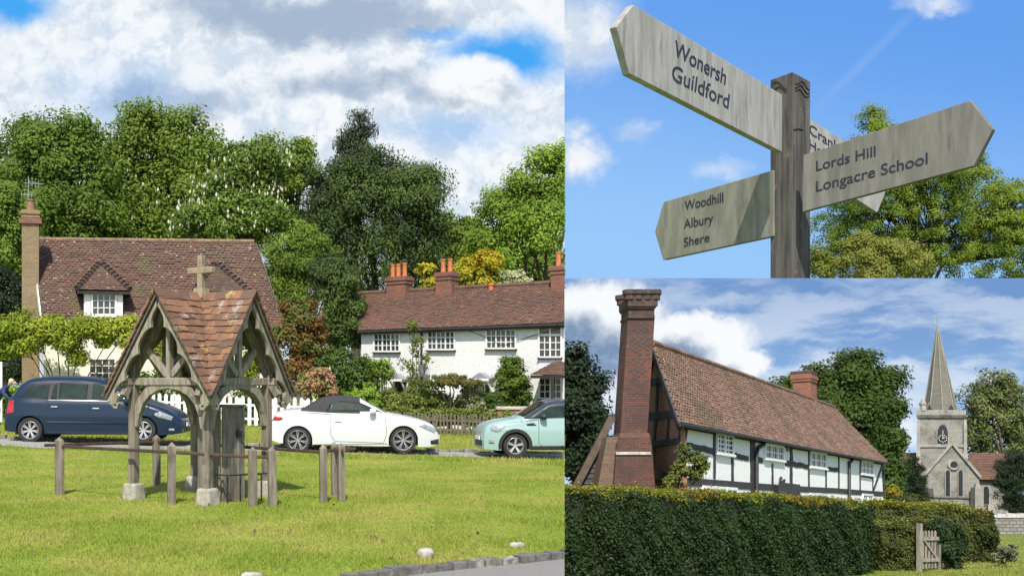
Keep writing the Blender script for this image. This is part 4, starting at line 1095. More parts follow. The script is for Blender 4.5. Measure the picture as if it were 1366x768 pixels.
    # panel gaps
    for line in spec['gaps']:
        for s in (1, -1):
            pts = []; gm = MB()
            for (xa, za), (xb, zb_) in zip(line[:-1], line[1:]):
                k = max(1, int(math.hypot(xb-xa, zb_-za)/.07))
                pts += [(xa+(xb-xa)*i/k, za+(zb_-za)*i/k) for i in range(k)]
            pts.append(line[-1]); gm.tube([lw(x, s*(Yf(x, z)+.0005), z) for x, z in pts], .0055*sc, 5)
            gm.build('panel_gap', M['trim'], body, cut=cutv)
    # wheels
    for xw in spec['wx']:
        for s in (1, -1):
            c = lw(xw, s*(hw*plan(xw)-.115), spec['wz']); rot = Z.rotation_difference(sd*s).to_matrix(); r = spec['wr']*sc; wt = .10*sc
            if cutv and not keep_side(np.array([c[:]]), LEVEL, 'left')[0]: continue
            tm = MB(); rr = spec['rr']*sc
            tm.lathe(c, [(rr, -wt), (r*.94, -wt), (r, -wt*.7), (r, wt*.7), (r*.95, wt*.97), (rr*1.03, wt*.97), (rr*1.0, wt*.8), (rr*.97, wt*.3)], 40, rot)
            wh = tm.build('wheel', M['tyre'], T, smooth=50)
            dm = MB(); dm.lathe(c, [(0, -.02*sc), (rr*.99, -.02*sc), (rr*.99, .02*sc), (0, .02*sc)], 28, rot); dm.build('brake_disc', M['trim'], wh)
            rm = MB()
            rm.lathe(c, [(rr*.90, wt*.55), (rr*1.0, wt*.95), (rr*1.03, wt*.92), (rr*.99, wt*.5)], 36, rot, cap=False)
            rm.lathe(c, [(0, wt*.50), (rr*.20, wt*.55), (rr*.17, wt*.68), (0, wt*.70)], 20, rot)
            ns = spec['spokes']
            for k in range(ns):
                for o in (-.11, .11) if spec['twin'] else (0,):
                    t = 2*math.pi*k/ns+math.pi/2
                    p = rot @ Vector((math.cos(t+o*.6)*rr*.13, math.sin(t+o*.6)*rr*.13, wt*.58)); q = rot @ Vector((math.cos(t+o)*rr*.95, math.sin(t+o)*rr*.95, wt*.74))
                    rm.beam(c+p, c+q, rr*spec['sw'], wt*.3, up=sd*s, w2=rr*spec['sw']*.85)
            rm.build('rim', spec['rim'], wh, smooth=35)
            if spec.get('clad'):
                am = MB(); ra = spec['ar']
                for i in range(24):
                    t0, t1 = math.pi*(-.06+1.12*i/24), math.pi*(-.06+1.12*(i+1)/24); q = []
                    for t in (t0, t1):
                        for rad in (ra-.005, ra+.075):
                            x = xw+rad*math.cos(t); z = max(.17, spec['wz']+rad*math.sin(t)); q.append((x, z))
                    f4 = [q[0], q[1], q[3], q[2]]
                    am.hexa([lw(x, s*(Yf(x, z)-.03), z) for x, z in f4]+[lw(x, s*(Yf(x, z)+.018), z) for x, z in f4])
                am.build('arch_cladding', M['trim'], T, cut=cutv)
    # mirrors and handles
    for s in (1, -1):
        mxx, mz = spec['mirror']; b = lw(mxx, s*(Yf(mxx, mz)+.11), mz+.02); mb = MB()
        rot = Matrix(((fw.x, sd.x, 0), (fw.y, sd.y, 0), (0, 0, 1)))
        if cutv and not keep_side(np.array([b[:]]), LEVEL, 'left')[0]: continue
        K = []; 
        for i, (u, rr_) in enumerate(((-.06, .75), (-.03, 1), (.04, .95), (.09, .6), (.10, .2))):
            K.append((u, rr_))
        vs_ = []
        for u, r_ in K:
            for k in range(12):
                t = 2*math.pi*k/12; ct, st = math.cos(t), math.sin(t); q = (abs(ct)**3+abs(st)**3)**(-1/3)
                vs_.append(b+(fw*u+sd*ct*q*r_*.10+Z*st*q*r_*.075)*sc)
        mb.add(vs_, [(i*12+k, i*12+(k+1) % 12, (i+1)*12+(k+1) % 12, (i+1)*12+k) for i in range(4) for k in range(12)]+[tuple(range(12))[::-1], tuple(48+k for k in range(12))])
        mb.beam(lw(mxx, s*(Yf(mxx, mz)-.03), mz-.03), b-Z*.03*sc, .05*sc, .05*sc)
        mb.build('mirror', spec['mirm'], T, smooth=40)
        for hx, hz in spec['handles']:
            hp = lw(hx, s*(Yf(hx, hz)+.022), hz)
            if cutv and not keep_side(np.array([hp[:]]), LEVEL, 'left')[0]: continue
            hb = MB(); hb.beam(lw(hx-.085, s*(Yf(hx, hz)+.022), hz), lw(hx+.085, s*(Yf(hx, hz)+.022), hz), .022*sc, .028*sc); hb.build('handle', spec['hm'], T, bevel=.006)
    # front: grille, plate
    for nm, x, z0, z1, yw, mk, off in spec['front']:
        mb = MB(); n = 8
        for z in (z0, z1):
            for j in range(n+1):
                y = -yw+2*yw*j/n; mb.v.append(lw(x+off-.10*(abs(y)/hw)**2.2*1.2, y, z))
        mb.f = [(j, j+1, n+2+j, n+1+j) for j in range(n)]
        o = mb.build(nm, M[mk], T, cut=cutv); so = o.modifiers.new('thick', 'SOLIDIFY'); so.thickness = .02*sc; so.offset = 0
    return T
BLUE = carpaint('navy_paint', (.006, .018, .042), 0, .25, .35); WHITE = carpaint('white_paint', (.60, .61, .62)); MINT = carpaint('mint_paint', (.29, .42, .40)); WROOF = carpaint('dark_roof_paint', (.03, .033, .045))
M['navy'] = BLUE; M['wpaint'] = WHITE; M['mint'] = MINT
DC = 27.
car('estate_car', 'dark navy blue people carrier parked on the road left of the well', 140, 588, DC, 1.0, False, dict(
    yaw=-3, w=1.80, paint=BLUE, tum=.24, wx=(-1.66, 1.20), wz=.315, wr=.315, ar=.365, rr=.215, spokes=7, twin=True, sw=.12, rim=M['alloy'], crown=.035,
    top=[(-2.36, .72), (-2.31, 1.0), (-2.17, 1.2), (-1.93, 1.5), (-1.72, 1.60), (-1.2, 1.645), (-.5, 1.635), (0, 1.585), (.35, 1.47), (.75, 1.26), (1.15, 1.05), (1.35, .98), (1.6, .90), (1.85, .79), (2.02, .67), (2.14, .50)],
    belt=[(-2.4, 1.02), (-1, .99), (1.2, .96), (2.2, .9)], sill=[(-2.4, .30), (-1.9, .25), (0, .22), (1.7, .2), (2.14, .24)], roofx=None,
    decals=[('window_surround', [(-2.0, 1.09), (.94, 1.02), (.42, 1.37), (.10, 1.50), (-.6, 1.525), (-1.2, 1.51), (-1.66, 1.48)], 'trim', .003), ('side_window', [(-1.98, 1.12), (-1.22, 1.10), (-1.20, 1.47), (-1.62, 1.46)], 'carglass', .006), ('side_window', [(-1.14, 1.10), (-1.0, 1.10), (-1.0, 1.49), (-1.08, 1.485)], 'carglass', .006),
            ('side_window', [(-.95, 1.10), (-.24, 1.07), (-.22, 1.49), (-.95, 1.50)], 'carglass', .006), ('side_window', [(-.10, 1.07), (.86, 1.045), (.38, 1.35), (.10, 1.46), (-.10, 1.485)], 'carglass', .006),
            ('rear_light', [(-2.30, .72), (-2.08, .74), (-2.10, 1.08), (-2.24, 1.06)], 'redlens', .010), ('headlight', [(1.50, .665), (1.90, .565), (1.95, .655), (1.64, .785), (1.49, .755)], 'lens', .010),
            ('side_moulding', [(-1.25, .48), (.80, .47), (.80, .53), (-1.25, .54)], BLUE, .016), ('fog_light', [(1.84, .30), (1.97, .30), (1.97, .36), (1.84, .36)], 'lens', .008), ('window_trim', [(-1.98, 1.085), (.90, 1.015), (.92, 1.04), (-1.98, 1.108)], 'alloy', .008)],
    screens=[('windscreen', .12, 1.12, .90), ('rear_screen', -2.14, -1.88, .85)],
    gaps=[[(-1.20, 1.06), (-1.19, .62), (-1.30, .56)], [(-.17, 1.06), (-.17, .26)], [(.92, 1.02), (.92, .6), (.86, .26)], [(-1.2, .26), (.86, .25)], [(1.25, .98), (1.44, .80), (1.48, .64)], [(-2.0, .66), (-1.98, 1.0)]],
    mirror=(.80, 1.02), mirm=BLUE, handles=((-1.03, .90), (.02, .86)), hm=M['alloy'],
    front=[('grille', 2.10, .50, .60, .45, 'alloy', .03), ('air_intake', 2.13, .27, .38, .6, 'grille', .02), ('number_plate', 2.15, .40, .50, .26, 'white', .035)]))
car('convertible_car', 'white two-seat convertible with black fabric top parked beside the road', 473, 601.5, DC-.2, 1.0, False, dict(
    yaw=0, w=1.80, paint=WHITE, tum=.42, wx=(-1.42, 1.19), wz=.325, wr=.325, ar=.365, rr=.245, spokes=7, twin=True, sw=.085, rim=M['gun'], crown=.03,
    top=[(-2.10, .62), (-2.06, .86), (-1.92, 1.0), (-1.7, 1.055), (-1.28, 1.10), (-1.05, 1.23), (-.78, 1.35), (-.3, 1.395), (.06, 1.36), (.45, 1.17), (.84, .975), (1.2, .91), (1.55, .83), (1.85, .73), (2.0, .63), (2.09, .45)],
    belt=[(-2.1, 1.0), (-1.4, 1.03), (-.5, .985), (.9, .955), (2.1, .9)], sill=[(-2.1, .33), (-1.85, .25), (0, .20), (1.8, .16), (2.1, .22)], roofx=(-1.34, .12), roofm=M['cloth_top'], roofname='soft_top',
    decals=[('side_window', [(-.74, 1.03), (.72, .995), (.42, 1.125), (.08, 1.275), (-.36, 1.30), (-.62, 1.22)], 'carglass', .008), ('rear_light', [(-2.10, .78), (-1.84, .82), (-1.74, .88), (-1.98, .93)], 'redlens', .010),
            ('headlight', [(1.56, .68), (1.98, .50), (2.05, .52), (2.00, .62), (1.72, .73)], 'lens', .010), ('air_intake', [(1.88, .22), (2.08, .22), (2.08, .36), (1.86, .35)], 'grille', .008)],
    screens=[('windscreen', .16, .80, .88), ('rear_screen', -1.24, -.86, .6)],
    gaps=[[(-.60, .97), (-.60, .45), (-.50, .30), (.70, .26), (.78, .5), (.74, .95)], [(.9, .95), (1.5, .80), (1.68, .72)], [(-1.3, 1.02), (-.62, .97)], [(.8, .24), (-1.0, .22)]],
    mirror=(.42, 1.02), mirm=WHITE, handles=((-.42, .80),), hm=WHITE,
    front=[('grille', 2.08, .28, .55, .42, 'grille', .02), ('number_plate', 2.10, .33, .43, .26, 'white', .04)]))
car('hatchback_car', 'pale mint green small hatchback with dark roof at the right end of the road', 638+104*.925, 607.3, DC-.3, 1.0, True, dict(
    yaw=4, w=1.68, paint=MINT, tum=.22, wx=(-1.36, 1.10), wz=.30, wr=.30, ar=.345, rr=.20, spokes=5, twin=True, sw=.16, rim=M['alloy'], crown=.03, cut='left', clad=True,
    top=[(-1.86, .8), (-1.7, 1.05), (-1.5, 1.33), (-1.2, 1.385), (-.6, 1.415), (0, 1.405), (.2, 1.37), (.46, 1.22), (.80, 1.03), (.98, .965), (1.3, .915), (1.6, .845), (1.78, .74), (1.85, .60)],
    belt=[(-1.9, .99), (1.9, .93)], sill=[(-1.86, .3), (0, .22), (1.5, .19), (1.86, .22)], roofx=(-1.6, .86), roofm=WROOF,
    decals=[('side_window', [(-.55, 1.0), (.70, .975), (.40, 1.17), (.18, 1.29), (-.55, 1.31)], 'carglass', .008), ('side_window', [(-1.4, 1.02), (-.62, 1.0), (-.62, 1.31), (-1.3, 1.29)], 'carglass', .008),
            ('headlight', [(1.42, .70), (1.56, .64), (1.70, .66), (1.74, .74), (1.62, .81), (1.46, .80)], 'lens', .010), ('fog_light', [(1.62, .36), (1.74, .36), (1.74, .47), (1.62, .47)], 'lens', .010),
            ('side_scuttle', [(.58, .80), (.80, .80), (.86, .86), (.66, .87)], 'trim', .012), ('sill_cover', [(-1.0, .2), (.74, .2), (.74, .30), (-1.0, .30)], 'trim', .012), ('indicator', [(1.28, .66), (1.34, .66), (1.34, .69), (1.28, .69)], 'lens', .01)],
    screens=[('windscreen', .26, .86, .93), ('rear_screen', -1.76, -1.55, .85)],
    gaps=[[(.52, .95), (.52, .36), (.44, .30)], [(.52, .95), (.9, .90), (1.3, .86), (1.42, .72)]],
    mirror=(.40, 1.0), mirm=M['black'], handles=((-.5, .84),), hm=M['alloy'],
    front=[('grille', 1.84, .50, .66, .45, 'alloy', .015), ('air_intake', 1.85, .28, .42, .5, 'grille', .02), ('number_plate', 1.86, .43, .52, .26, 'white', .03)]))
# ---------------------------------------------------------------- person leaning behind the navy car
def skin_chain(name, pts, edges, m, parent, sub=2):
    me = bpy.data.meshes.new(name); me.from_pydata([tuple(Vector(p[:3])-parent.origin) for p in pts], edges, []); me.materials.append(m)
    o = bpy.data.objects.new(name, me); COL.objects.link(o); o.parent = parent.o; SUBFR[o.name] = (parent.fr, parent.origin)
    md = o.modifiers.new('skin', 'SKIN'); md.use_smooth_shade = True
    for v, p in zip(me.skin_vertices[0].data, pts):
        v.radius = (p[3], p[3] if len(p) < 5 else p[4]); v.use_root = False
    me.skin_vertices[0].data[0].use_root = True
    sd_ = o.modifiers.new('sub', 'SUBSURF'); sd_.levels = sub; sd_.render_levels = sub
    return o
pb = W(3, 571, 34); pb.z = gz(pb.x, pb.y)
per = Thing('person', 'person in navy jacket and beige cap stooping behind the blue car', 'person', pb)
def q(x, y, z, *r): return (pb.x+x, pb.y+y, pb.z+z, *r)
skin_m = mat('skin', (.50, .30, .21), (.44, .25, .18), 8, .6); navy_m = mat('navy_cloth', (.02, .03, .085), (.03, .045, .12), 6, .9); dark_m = mat('dark_trousers', (.02, .022, .03), (.03, .032, .04), 6, .9)
pelv = q(-.22, 0, .86, .14, .12)
skin_chain('body', [pelv, q(-.08, 0, 1.02, .15, .12), q(.06, 0, 1.17, .17, .12), q(.17, 0, 1.27, .07), q(.22, -.01, 1.33, .055),
    q(.06, .19, 1.18, .07), q(.14, .25, .98, .052), q(.30, .20, .86, .042), q(.36, .17, .83, .03), q(.06, -.19, 1.18, .07), q(.15, -.25, .97, .052), q(.32, -.20, .87, .042), q(.38, -.17, .84, .03),
    q(-.20, .10, .76, .09), q(-.15, .11, .46, .068), q(-.19, .11, .09, .048), q(-.07, .12, .035, .042), q(-.20, -.10, .76, .09), q(-.13, -.11, .46, .068), q(-.17, -.11, .09, .048), q(-.05, -.12, .035, .042)],
    [(0, 1), (1, 2), (2, 3), (3, 4), (2, 5), (5, 6), (6, 7), (7, 8), (2, 9), (9, 10), (10, 11), (11, 12), (0, 13), (13, 14), (14, 15), (15, 16), (0, 17), (17, 18), (18, 19), (19, 20)], navy_m, per)
hc = Vector(q(.28, 0, 1.40)); mb = MB()
rt_ = Matrix.Rotation(R(25), 3, 'Y')
mb.lathe(hc, [(.0, -.125), (.045, -.12), (.072, -.07), (.082, 0), (.080, .05), (.06, .095), (.0, .115)], 16, rt_)
mb.beam(hc+rt_ @ Vector((.075, 0, -.01)), hc+rt_ @ Vector((.105, 0, -.035)), .025, .03)
for s in (-1, 1): mb.box(hc+rt_ @ Vector((0, s*.082, -.01)), (.03, .015, .05), rt_)
mb.build('head', skin_m, per, smooth='all')
for s in (-1, 1):
    for k in range(4):
        h0 = Vector(q(.37+.0, s*.17, .835)); mb = MB(); u = (k-1.5)*.02
        L = (.075, .085, .08, .065)[k]
        mb.tube([h0+Vector((0, u, 0)), h0+Vector((L*.5, u, -.012)), h0+Vector((L*.8, u, -.04)), h0+Vector((L*.85, u, -.06))], [.011, .010, .009, .007], 6)
        mb.build('finger', skin_m, per, smooth='all')
    mb = MB(); mb.box(h0+Vector((-.0, -.01, 0)), (.085, .085, .03)); mb.build('palm', skin_m, per, bevel=.01)
    mb = MB(); mb.tube([h0+Vector((-.02, -s*.045, 0)), h0+Vector((.02, -s*.07, -.01)), h0+Vector((.045, -s*.07, -.03))], [.013, .011, .008], 6); mb.build('thumb', skin_m, per, smooth='all')
cap_m = mat('beige_cap', (.55, .45, .32), (.45, .36, .25), 6, .9); mb = MB()
mb.lathe(hc+rt_ @ Vector((-.005, 0, .02)), [(.088, 0), (.090, .03), (.075, .08), (.03, .11), (0, .113)], 16, rt_)
mb.prism([hc+rt_ @ Vector((a, b, .022)) for a, b in ((.06, -.075), (.13, -.06), (.16, 0), (.13, .06), (.06, .075))], rt_ @ Vector((0, 0, .014))); mb.build('cap', cap_m, per, smooth=40)
# ---------------------------------------------------------------- trees and garden plants of the green
M['chestnut'] = leafmat('chestnut_leaf', (0.090, 0.157, 0.022), (0.187, 0.277, 0.044), (0.113, 0.173, 0.030), .25, .4)
M['chestnut2'] = leafmat('chestnut_leaf_light', (0.113, 0.180, 0.023), (0.226, 0.316, 0.048), (0.143, 0.210, 0.032), .25, .4)
M['fresh'] = leafmat('fresh_leaf', (0.150, 0.240, 0.030), (0.284, 0.374, 0.064), (0.127, 0.196, 0.030), .3, .38)
M['spring'] = leafmat('spring_leaf', (0.180, 0.300, 0.032), (0.316, 0.434, 0.067), (0.143, 0.226, 0.030), .25, .38)
M['cypress'] = leafmat('cypress_leaf', (0.052, 0.088, 0.022), (0.113, 0.166, 0.036), (0.042, 0.067, 0.022), .3, .18)
M['spruce'] = leafmat('spruce_needle', (0.045, 0.070, 0.037), (0.088, 0.112, 0.056), (0.048, 0.065, 0.035), .4, .15)
M['yew'] = leafmat('yew_leaf', (.014, .028, .014), (.03, .048, .02), None, .5, .15)
M['blossom'] = mat('blossom', (.62, .60, .48), (.52, .48, .36), 4, .8)
def candles(n, w=.28):
    def f(t, lob):
        V = []
        for (c, r) in lob:
            m = max(4, int(n*r[0]*r[2]/sum(a[1][0]*a[1][2] for a in lob)))
            d = unit(rng.normal(size=(m, 3))); d[:, 1] = -np.abs(d[:, 1]); d[:, 2] = np.abs(d[:, 2])*.9-.25
            p = np.array(c)+unit(d)*np.array(r)*rng.uniform(1.04, 1.2, (m, 1))
            for q in range(3):
                a = rng.uniform(0, math.pi, m); x = np.stack([np.cos(a), np.sin(a), np.zeros(m)], 1)*w*.28*rng.uniform(.7, 1.2, (m, 1)); z = np.array([0, 0, 1])*w*rng.uniform(.8, 1.3, (m, 1))
                V.append(np.stack([p-z*.5, p+x, p+z*.6, p-x], 1).reshape(-1, 3))
        np_mesh('blossom', np.concatenate(V), 4, M['blossom'], t)
    return f
def gt_(x, d): return gz((x-CX)/F*d, d)
TG = 'tall trees behind the cottages'
def lt(name, label, bx, d, L, n, leaf, m, **k):
    k.setdefault('group', TG); k.setdefault('trunk_r', .4)
    return tree(name, label, 'tree', LEVEL, bx, 540, d, L, n, leaf, m, M['bark'], cut='left', ground=gt_(bx, d), **k)
lt('chestnut_tree', 'broad dark green tree behind the buff chimney, leftmost tall round crown', 70, 70, [(55, 215, 55, 58), (98, 185, 38, 32), (22, 235, 40, 45), (105, 245, 48, 55), (60, 290, 62, 60), (15, 290, 35, 55), (120, 310, 55, 45), (75, 345, 60, 40)], 56875, 0.27, M['chestnut'], clump=1.5)
lt('chestnut_tree', 'tallest round chestnut crown behind the middle of the tiled cottage roof', 215, 74, [(205, 190, 48, 46), (165, 215, 36, 38), (248, 195, 40, 42), (275, 225, 34, 42), (200, 250, 62, 50), (250, 270, 58, 55), (150, 275, 45, 45), (190, 315, 60, 40)], 61250, 0.27, M['chestnut2'], clump=1.5, extra=candles(170, .25))
lt('chestnut_tree', 'flowering chestnut with white candles behind the right end of the cottage roof', 310, 66, [(318, 235, 30, 34), (300, 270, 42, 42), (340, 250, 32, 40), (272, 300, 40, 36), (325, 305, 45, 40), (355, 280, 28, 40), (290, 335, 40, 30), (355, 215, 30, 26)], 48125, 0.23, M['chestnut'], clump=1.2, extra=candles(480, .25))
lt('ash_tree', 'airy light green tree with thin branches between the flowering chestnut and dark cypress', 400, 70, [(398, 205, 22, 22), (380, 240, 30, 32), (402, 238, 20, 30), (366, 285, 30, 34), (385, 300, 26, 28)], 16000, .26, M['fresh'], clump=.8, inner=.05)
lt('ash_tree', 'light yellow-green tree cut by the left edge of the picture', -4, 56, [(5, 275, 34, 32), (14, 318, 34, 40), (-10, 345, 36, 45), (22, 365, 24, 32)], 26250, 0.19, M['fresh'], clump=1.0)
lt('holly_tree', 'dark bushy tree beside the buff chimney at the left edge', 8, 51, [(8, 395, 26, 34), (20, 430, 20, 36), (0, 450, 22, 45), (-14, 400, 20, 50), (15, 485, 22, 34), (32, 480, 14, 30), (30, 505, 14, 20)], 19687, 0.16, M['yew'], clump=.7, trunk_r=.2)
# tall thin spruce: stacked shrinking lobes
lt('spruce_tree', 'tall grey-green conifer tip rising above the dark cypress', 474, 78, [(482, 160, 9, 11), (478, 178, 17, 14), (472, 196, 24, 16), (478, 214, 27, 17), (465, 232, 32, 20), (480, 255, 34, 26), (462, 280, 34, 30)], 28437, 0.27, M['spruce'], clump=1.0, droop=.9, asp=.3)
lt('cypress_tree', 'huge dense dark cypress behind the gap between the two cottages', 510, 66, [(505, 245, 48, 40), (465, 255, 38, 38), (432, 265, 26, 36), (440, 320, 34, 40), (550, 250, 36, 36), (575, 245, 20, 28), (432, 300, 34, 45), (490, 300, 55, 55), (550, 300, 44, 55), (565, 345, 32, 48), (500, 360, 60, 45), (430, 350, 34, 40), (572, 290, 24, 34)], 87500, 0.21, M['cypress'], clump=1.1, droop=.5, asp=.4, inner=.2)
lt('lime_tree', 'bright green broad tree above the right end of the white terrace', 705, 68, [(722, 245, 36, 42), (752, 225, 30, 36), (690, 275, 36, 40), (735, 290, 50, 45), (665, 300, 28, 30), (650, 325, 28, 24), (700, 320, 40, 34), (690, 345, 30, 18), (770, 260, 40, 60)], 52500, 0.21, M['spring'], clump=1.1, stems=4, trunk_r=.5, inner=.05)
lt('lime_tree', 'small darker green tree between the cypress and the bright tree', 610, 80, [(612, 300, 22, 18), (603, 325, 26, 26), (630, 322, 22, 22), (608, 350, 34, 26), (645, 350, 30, 26)], 19687, 0.26, M['chestnut2'], clump=1.0)
lt('laurel_tree', 'dark tree filling the gap below the bright tree behind the terrace ridge', 715, 84, [(690, 370, 40, 30), (735, 365, 40, 32), (640, 385, 40, 24), (585, 385, 36, 26)], 19687, 0.28, M['chestnut'], clump=1.2)
M['yellow'] = leafmat('golden_leaf', (.42, .32, .015), (.55, .45, .04), (.30, .30, .03), .8, .4)
lt('golden_tree', 'golden yellow leaved tree above the terrace ridge', 640, 54, [(645, 352, 24, 13), (618, 366, 18, 12), (655, 370, 22, 14), (638, 382, 24, 10)], 7350, 0.18, M['yellow'], clump=.45, trunk_r=.1, group='golden trees behind the terrace', inner=.05)
lt('golden_tree', 'small yellow bush between the two double chimney stacks', 572, 53.5, [(568, 362, 8, 8), (576, 376, 11, 10)], 900, .24, M['yellow'], clump=.4, trunk_r=.06, group='golden trees behind the terrace')
M['cream'] = leafmat('cream_leaf', (.42, .44, .22), (.55, .55, .34), (.2, .28, .08), 1., .35)
lt('variegated_shrub', 'cream variegated shrub above the terrace ridge beside the ridge pot', 684, 53.5, [(684, 371, 17, 8), (694, 378, 12, 8), (674, 381, 12, 7)], 2625, 0.16, M['cream'], clump=.4, trunk_r=.06, group='golden trees behind the terrace')
# clipped conifer between the cottages, with a loose lighter top
lt('clipped_conifer', 'dark egg-shaped clipped conifer between cottage and terrace', 455, 48.2, [(455, 395, 33, 40), (460, 425, 30, 42), (440, 370, 26, 32), (464, 445, 24, 26), (445, 440, 22, 28)], 42000, .16, M['cypress'], clump=.5, trunk_r=.2, droop=.5, asp=.4, inner=.2, group='conifers between the cottages')
lt('young_conifer', 'lighter green feathery conifer in front of the dark cypress', 400, 50, [(402, 325, 24, 28), (375, 350, 28, 28), (412, 352, 32, 34), (365, 385, 22, 28), (400, 390, 30, 26), (430, 345, 22, 26), (378, 415, 18, 24), (440, 372, 18, 20)], 30000, .17, M['fresh'], clump=.5, trunk_r=.15, droop=.6, asp=.35, group='conifers between the cottages')
# --- garden plants
SG_ = 'shrubs in the front gardens'
M['photinia'] = leafmat('photinia_leaf', (.12, .12, .025), (.30, .10, .05), (.10, .14, .03), 1.1, .35)
foliage('photinia_bush', 'tall red and bronze-green shrub beside the cottage corner', 'shrub', LEVEL, [(405, 425, 26, 24), (386, 420, 14, 22), (388, 455, 22, 30), (418, 458, 20, 30), (404, 488, 26, 22), (390, 490, 16, 20)], 43.2, 9000, .15, M['photinia'], .4, group=SG_, sr=.08)
M['pink'] = leafmat('pink_leaf', (.42, .20, .13), (.55, .34, .22), (.24, .24, .08), 2.0, .35)
foliage('pink_shrub', 'low pink and cream leaved shrub above the white car boot', 'shrub', LEVEL, [(425, 505, 20, 14), (412, 518, 14, 14), (436, 518, 14, 14)], 41.8, 4000, .15, M['pink'], .3, group=SG_)
M['darkshrub'] = leafmat('dark_shrub_leaf', (0.044, 0.081, 0.019), (0.088, 0.138, 0.025), None, 1., .25)
foliage('laurel_shrub', 'large dark green shrub below the clipped conifer', 'shrub', LEVEL, [(458, 490, 28, 26), (475, 510, 30, 24), (445, 525, 22, 20), (480, 535, 24, 14), (432, 480, 16, 20)], 43.4, 10000, .16, M['darkshrub'], .4, group=SG_, sr=.07)
foliage('rose_shrub', 'loose grey-green shrub against the white wall left of the terrace window', 'shrub', LEVEL, [(512, 492, 15, 13), (503, 508, 12, 14), (492, 488, 10, 12)], 43.6, 1900, .13, M['fresh'], .3, group=SG_)
foliage('dome_shrub', 'bright green rounded shrub behind the white car windscreen', 'shrub', LEVEL, [(487, 526, 22, 11), (475, 538, 18, 12), (500, 538, 18, 12)], 40.6, 6000, .11, M['spring'], .25, group=SG_)
M['hebe'] = leafmat('hebe_leaf', (0.125, 0.163, 0.031), (0.213, 0.237, 0.050), (0.100, 0.138, 0.025), 1.2, .3)
foliage('hebe_shrub', 'wide olive green shrub behind the brown paling fence', 'shrub', LEVEL, [(530, 532, 22, 13), (556, 530, 26, 13), (580, 534, 24, 13), (545, 545, 40, 12), (590, 545, 28, 10)], 40.2, 11000, .11, M['hebe'], .28, group=SG_)
M['umb'] = leafmat('cotoneaster_leaf', (.12, .11, .03), (.20, .17, .05), (.10, .12, .025), 1.5, .3)
def umb_base(): return Vector((W(601, 550, 39.6).x, 39.6, gt_(601, 39.6)))
tree('umbrella_tree', 'small flat-topped umbrella tree on a single straight stem', 'tree', LEVEL, 601, 550, 39.6, [(600, 509, 22, 6), (576, 512, 16, 4.5), (625, 511, 17, 4.5), (600, 504, 20, 4)], 8500, .09, M['umb'], M['bark'], clump=.16, trunk_r=.085, base=umb_base(), droop=.5)
foliage('cream_shrub', 'pale cream flowering shrub under the umbrella tree', 'shrub', LEVEL, [(628, 525, 15, 13), (638, 538, 14, 12), (616, 540, 12, 10)], 40.0, 3600, .11, leafmat('cream_flower', (.14, .18, .04), (.50, .46, .32), (.12, .15, .04), 2.5, .3), .25, group=SG_)
foliage('clipped_bush', 'tall clipped green column bush against the white terrace wall', 'shrub', LEVEL, [(681, 492, 21, 17), (686, 512, 20, 26), (673, 515, 15, 26), (692, 530, 14, 20), (676, 535, 20, 14)], 41.0, 13000, .11, leafmat('column_leaf', (.06, .10, .012), (.12, .17, .025), None, 1, .25), .24, group=SG_)
foliage('low_hedge', 'low dark clipped hedge between umbrella tree and column bush', 'hedge', LEVEL, [(650, 532, 14, 8), (664, 532, 14, 8), (650, 542, 14, 8), (664, 542, 14, 8)], 40.4, 5000, .11, M['darkshrub'], .18)
foliage('climber', 'thin sparse climber beside the black downpipe on the terrace', 'climber', LEVEL, [(550, 440, 10, 12), (556, 465, 8, 20), (546, 490, 10, 14), (552, 512, 10, 12), (569, 478, 6, 10)], 43.3, 900, .13, M['hebe'], .3, base=(W(553, 550, 43.3).x, 43.3, -.3), sr=.035)
foliage('shrub', 'light green bush behind the person at the left edge', 'shrub', LEVEL, [(10, 527, 16, 12), (0, 540, 16, 14)], 38.5, 2600, .13, M['spring'], .25, group=SG_)
foliage('shrub', 'dark bushes behind the white picket fence and the well', 'shrub', LEVEL, [(215, 532, 24, 22), (250, 545, 22, 22), (330, 530, 26, 18), (345, 545, 22, 20), (195, 520, 20, 26)], 41.5, 6000, .16, M['darkshrub'], .35, group=SG_)
foliage('shrub', 'small green plants between the pickets and the pink shrub', 'shrub', LEVEL, [(398, 545, 12, 14), (412, 548, 12, 12)], 40.2, 1500, .12, M['fresh'], .22, group=SG_)
foliage('low_hedge', 'ragged low green hedge right behind the brown paling fence', 'hedge', LEVEL, [(x, 557, 16, 12) for x in range(512, 712, 18)], 38.7, 14000, .10, M['hebe'], .2)
# ================================================================ the fingerpost on the hill
SS = 48.6; D0 = 3.5*SS
def Q(px, py, d): return W(px, py, d*SS)
M['board'] = mat('sign_board', (.34, .335, .32), (.235, .23, .215), .45, .85, .35, 4, stretch=(1.6, 1.6, .22), c=(.15, .145, .13), cscale=.5, ct=(.54, .74), cst=(1.6, 1.6, .3), e=((.38, .375, .355), 1.6, .58, .8))  # greys lowered so the colour carries the shade of backlit boards
M['board_dark'] = mat('sign_board_weathered_shaded', (.195, .188, .168), (.135, .13, .114), .45, .85, .35, 4, stretch=(1.6, 1.6, .22), c=(.085, .083, .07), cscale=.45, ct=(.54, .8), cst=(1.6, 1.6, .3), e=((.20, .195, .175), 1.7, .58, .8))  # streaky weathered wood, with the shade of a backlit face in its colour
M['letter'] = mat('navy_lettering', (.012, .014, .034), (.03, .03, .052), 1, .6)
M['post_wood'] = mat('sign_post_wood', (.118, .106, .096), (.04, .036, .034), .35, .85, .7, 1.6, stretch=(3, 3, .22), c=(.20, .175, .145), cscale=.4, ct=(.56, .8))
pb = Q(1055, 371, 3.5); pb.z = HILLZ
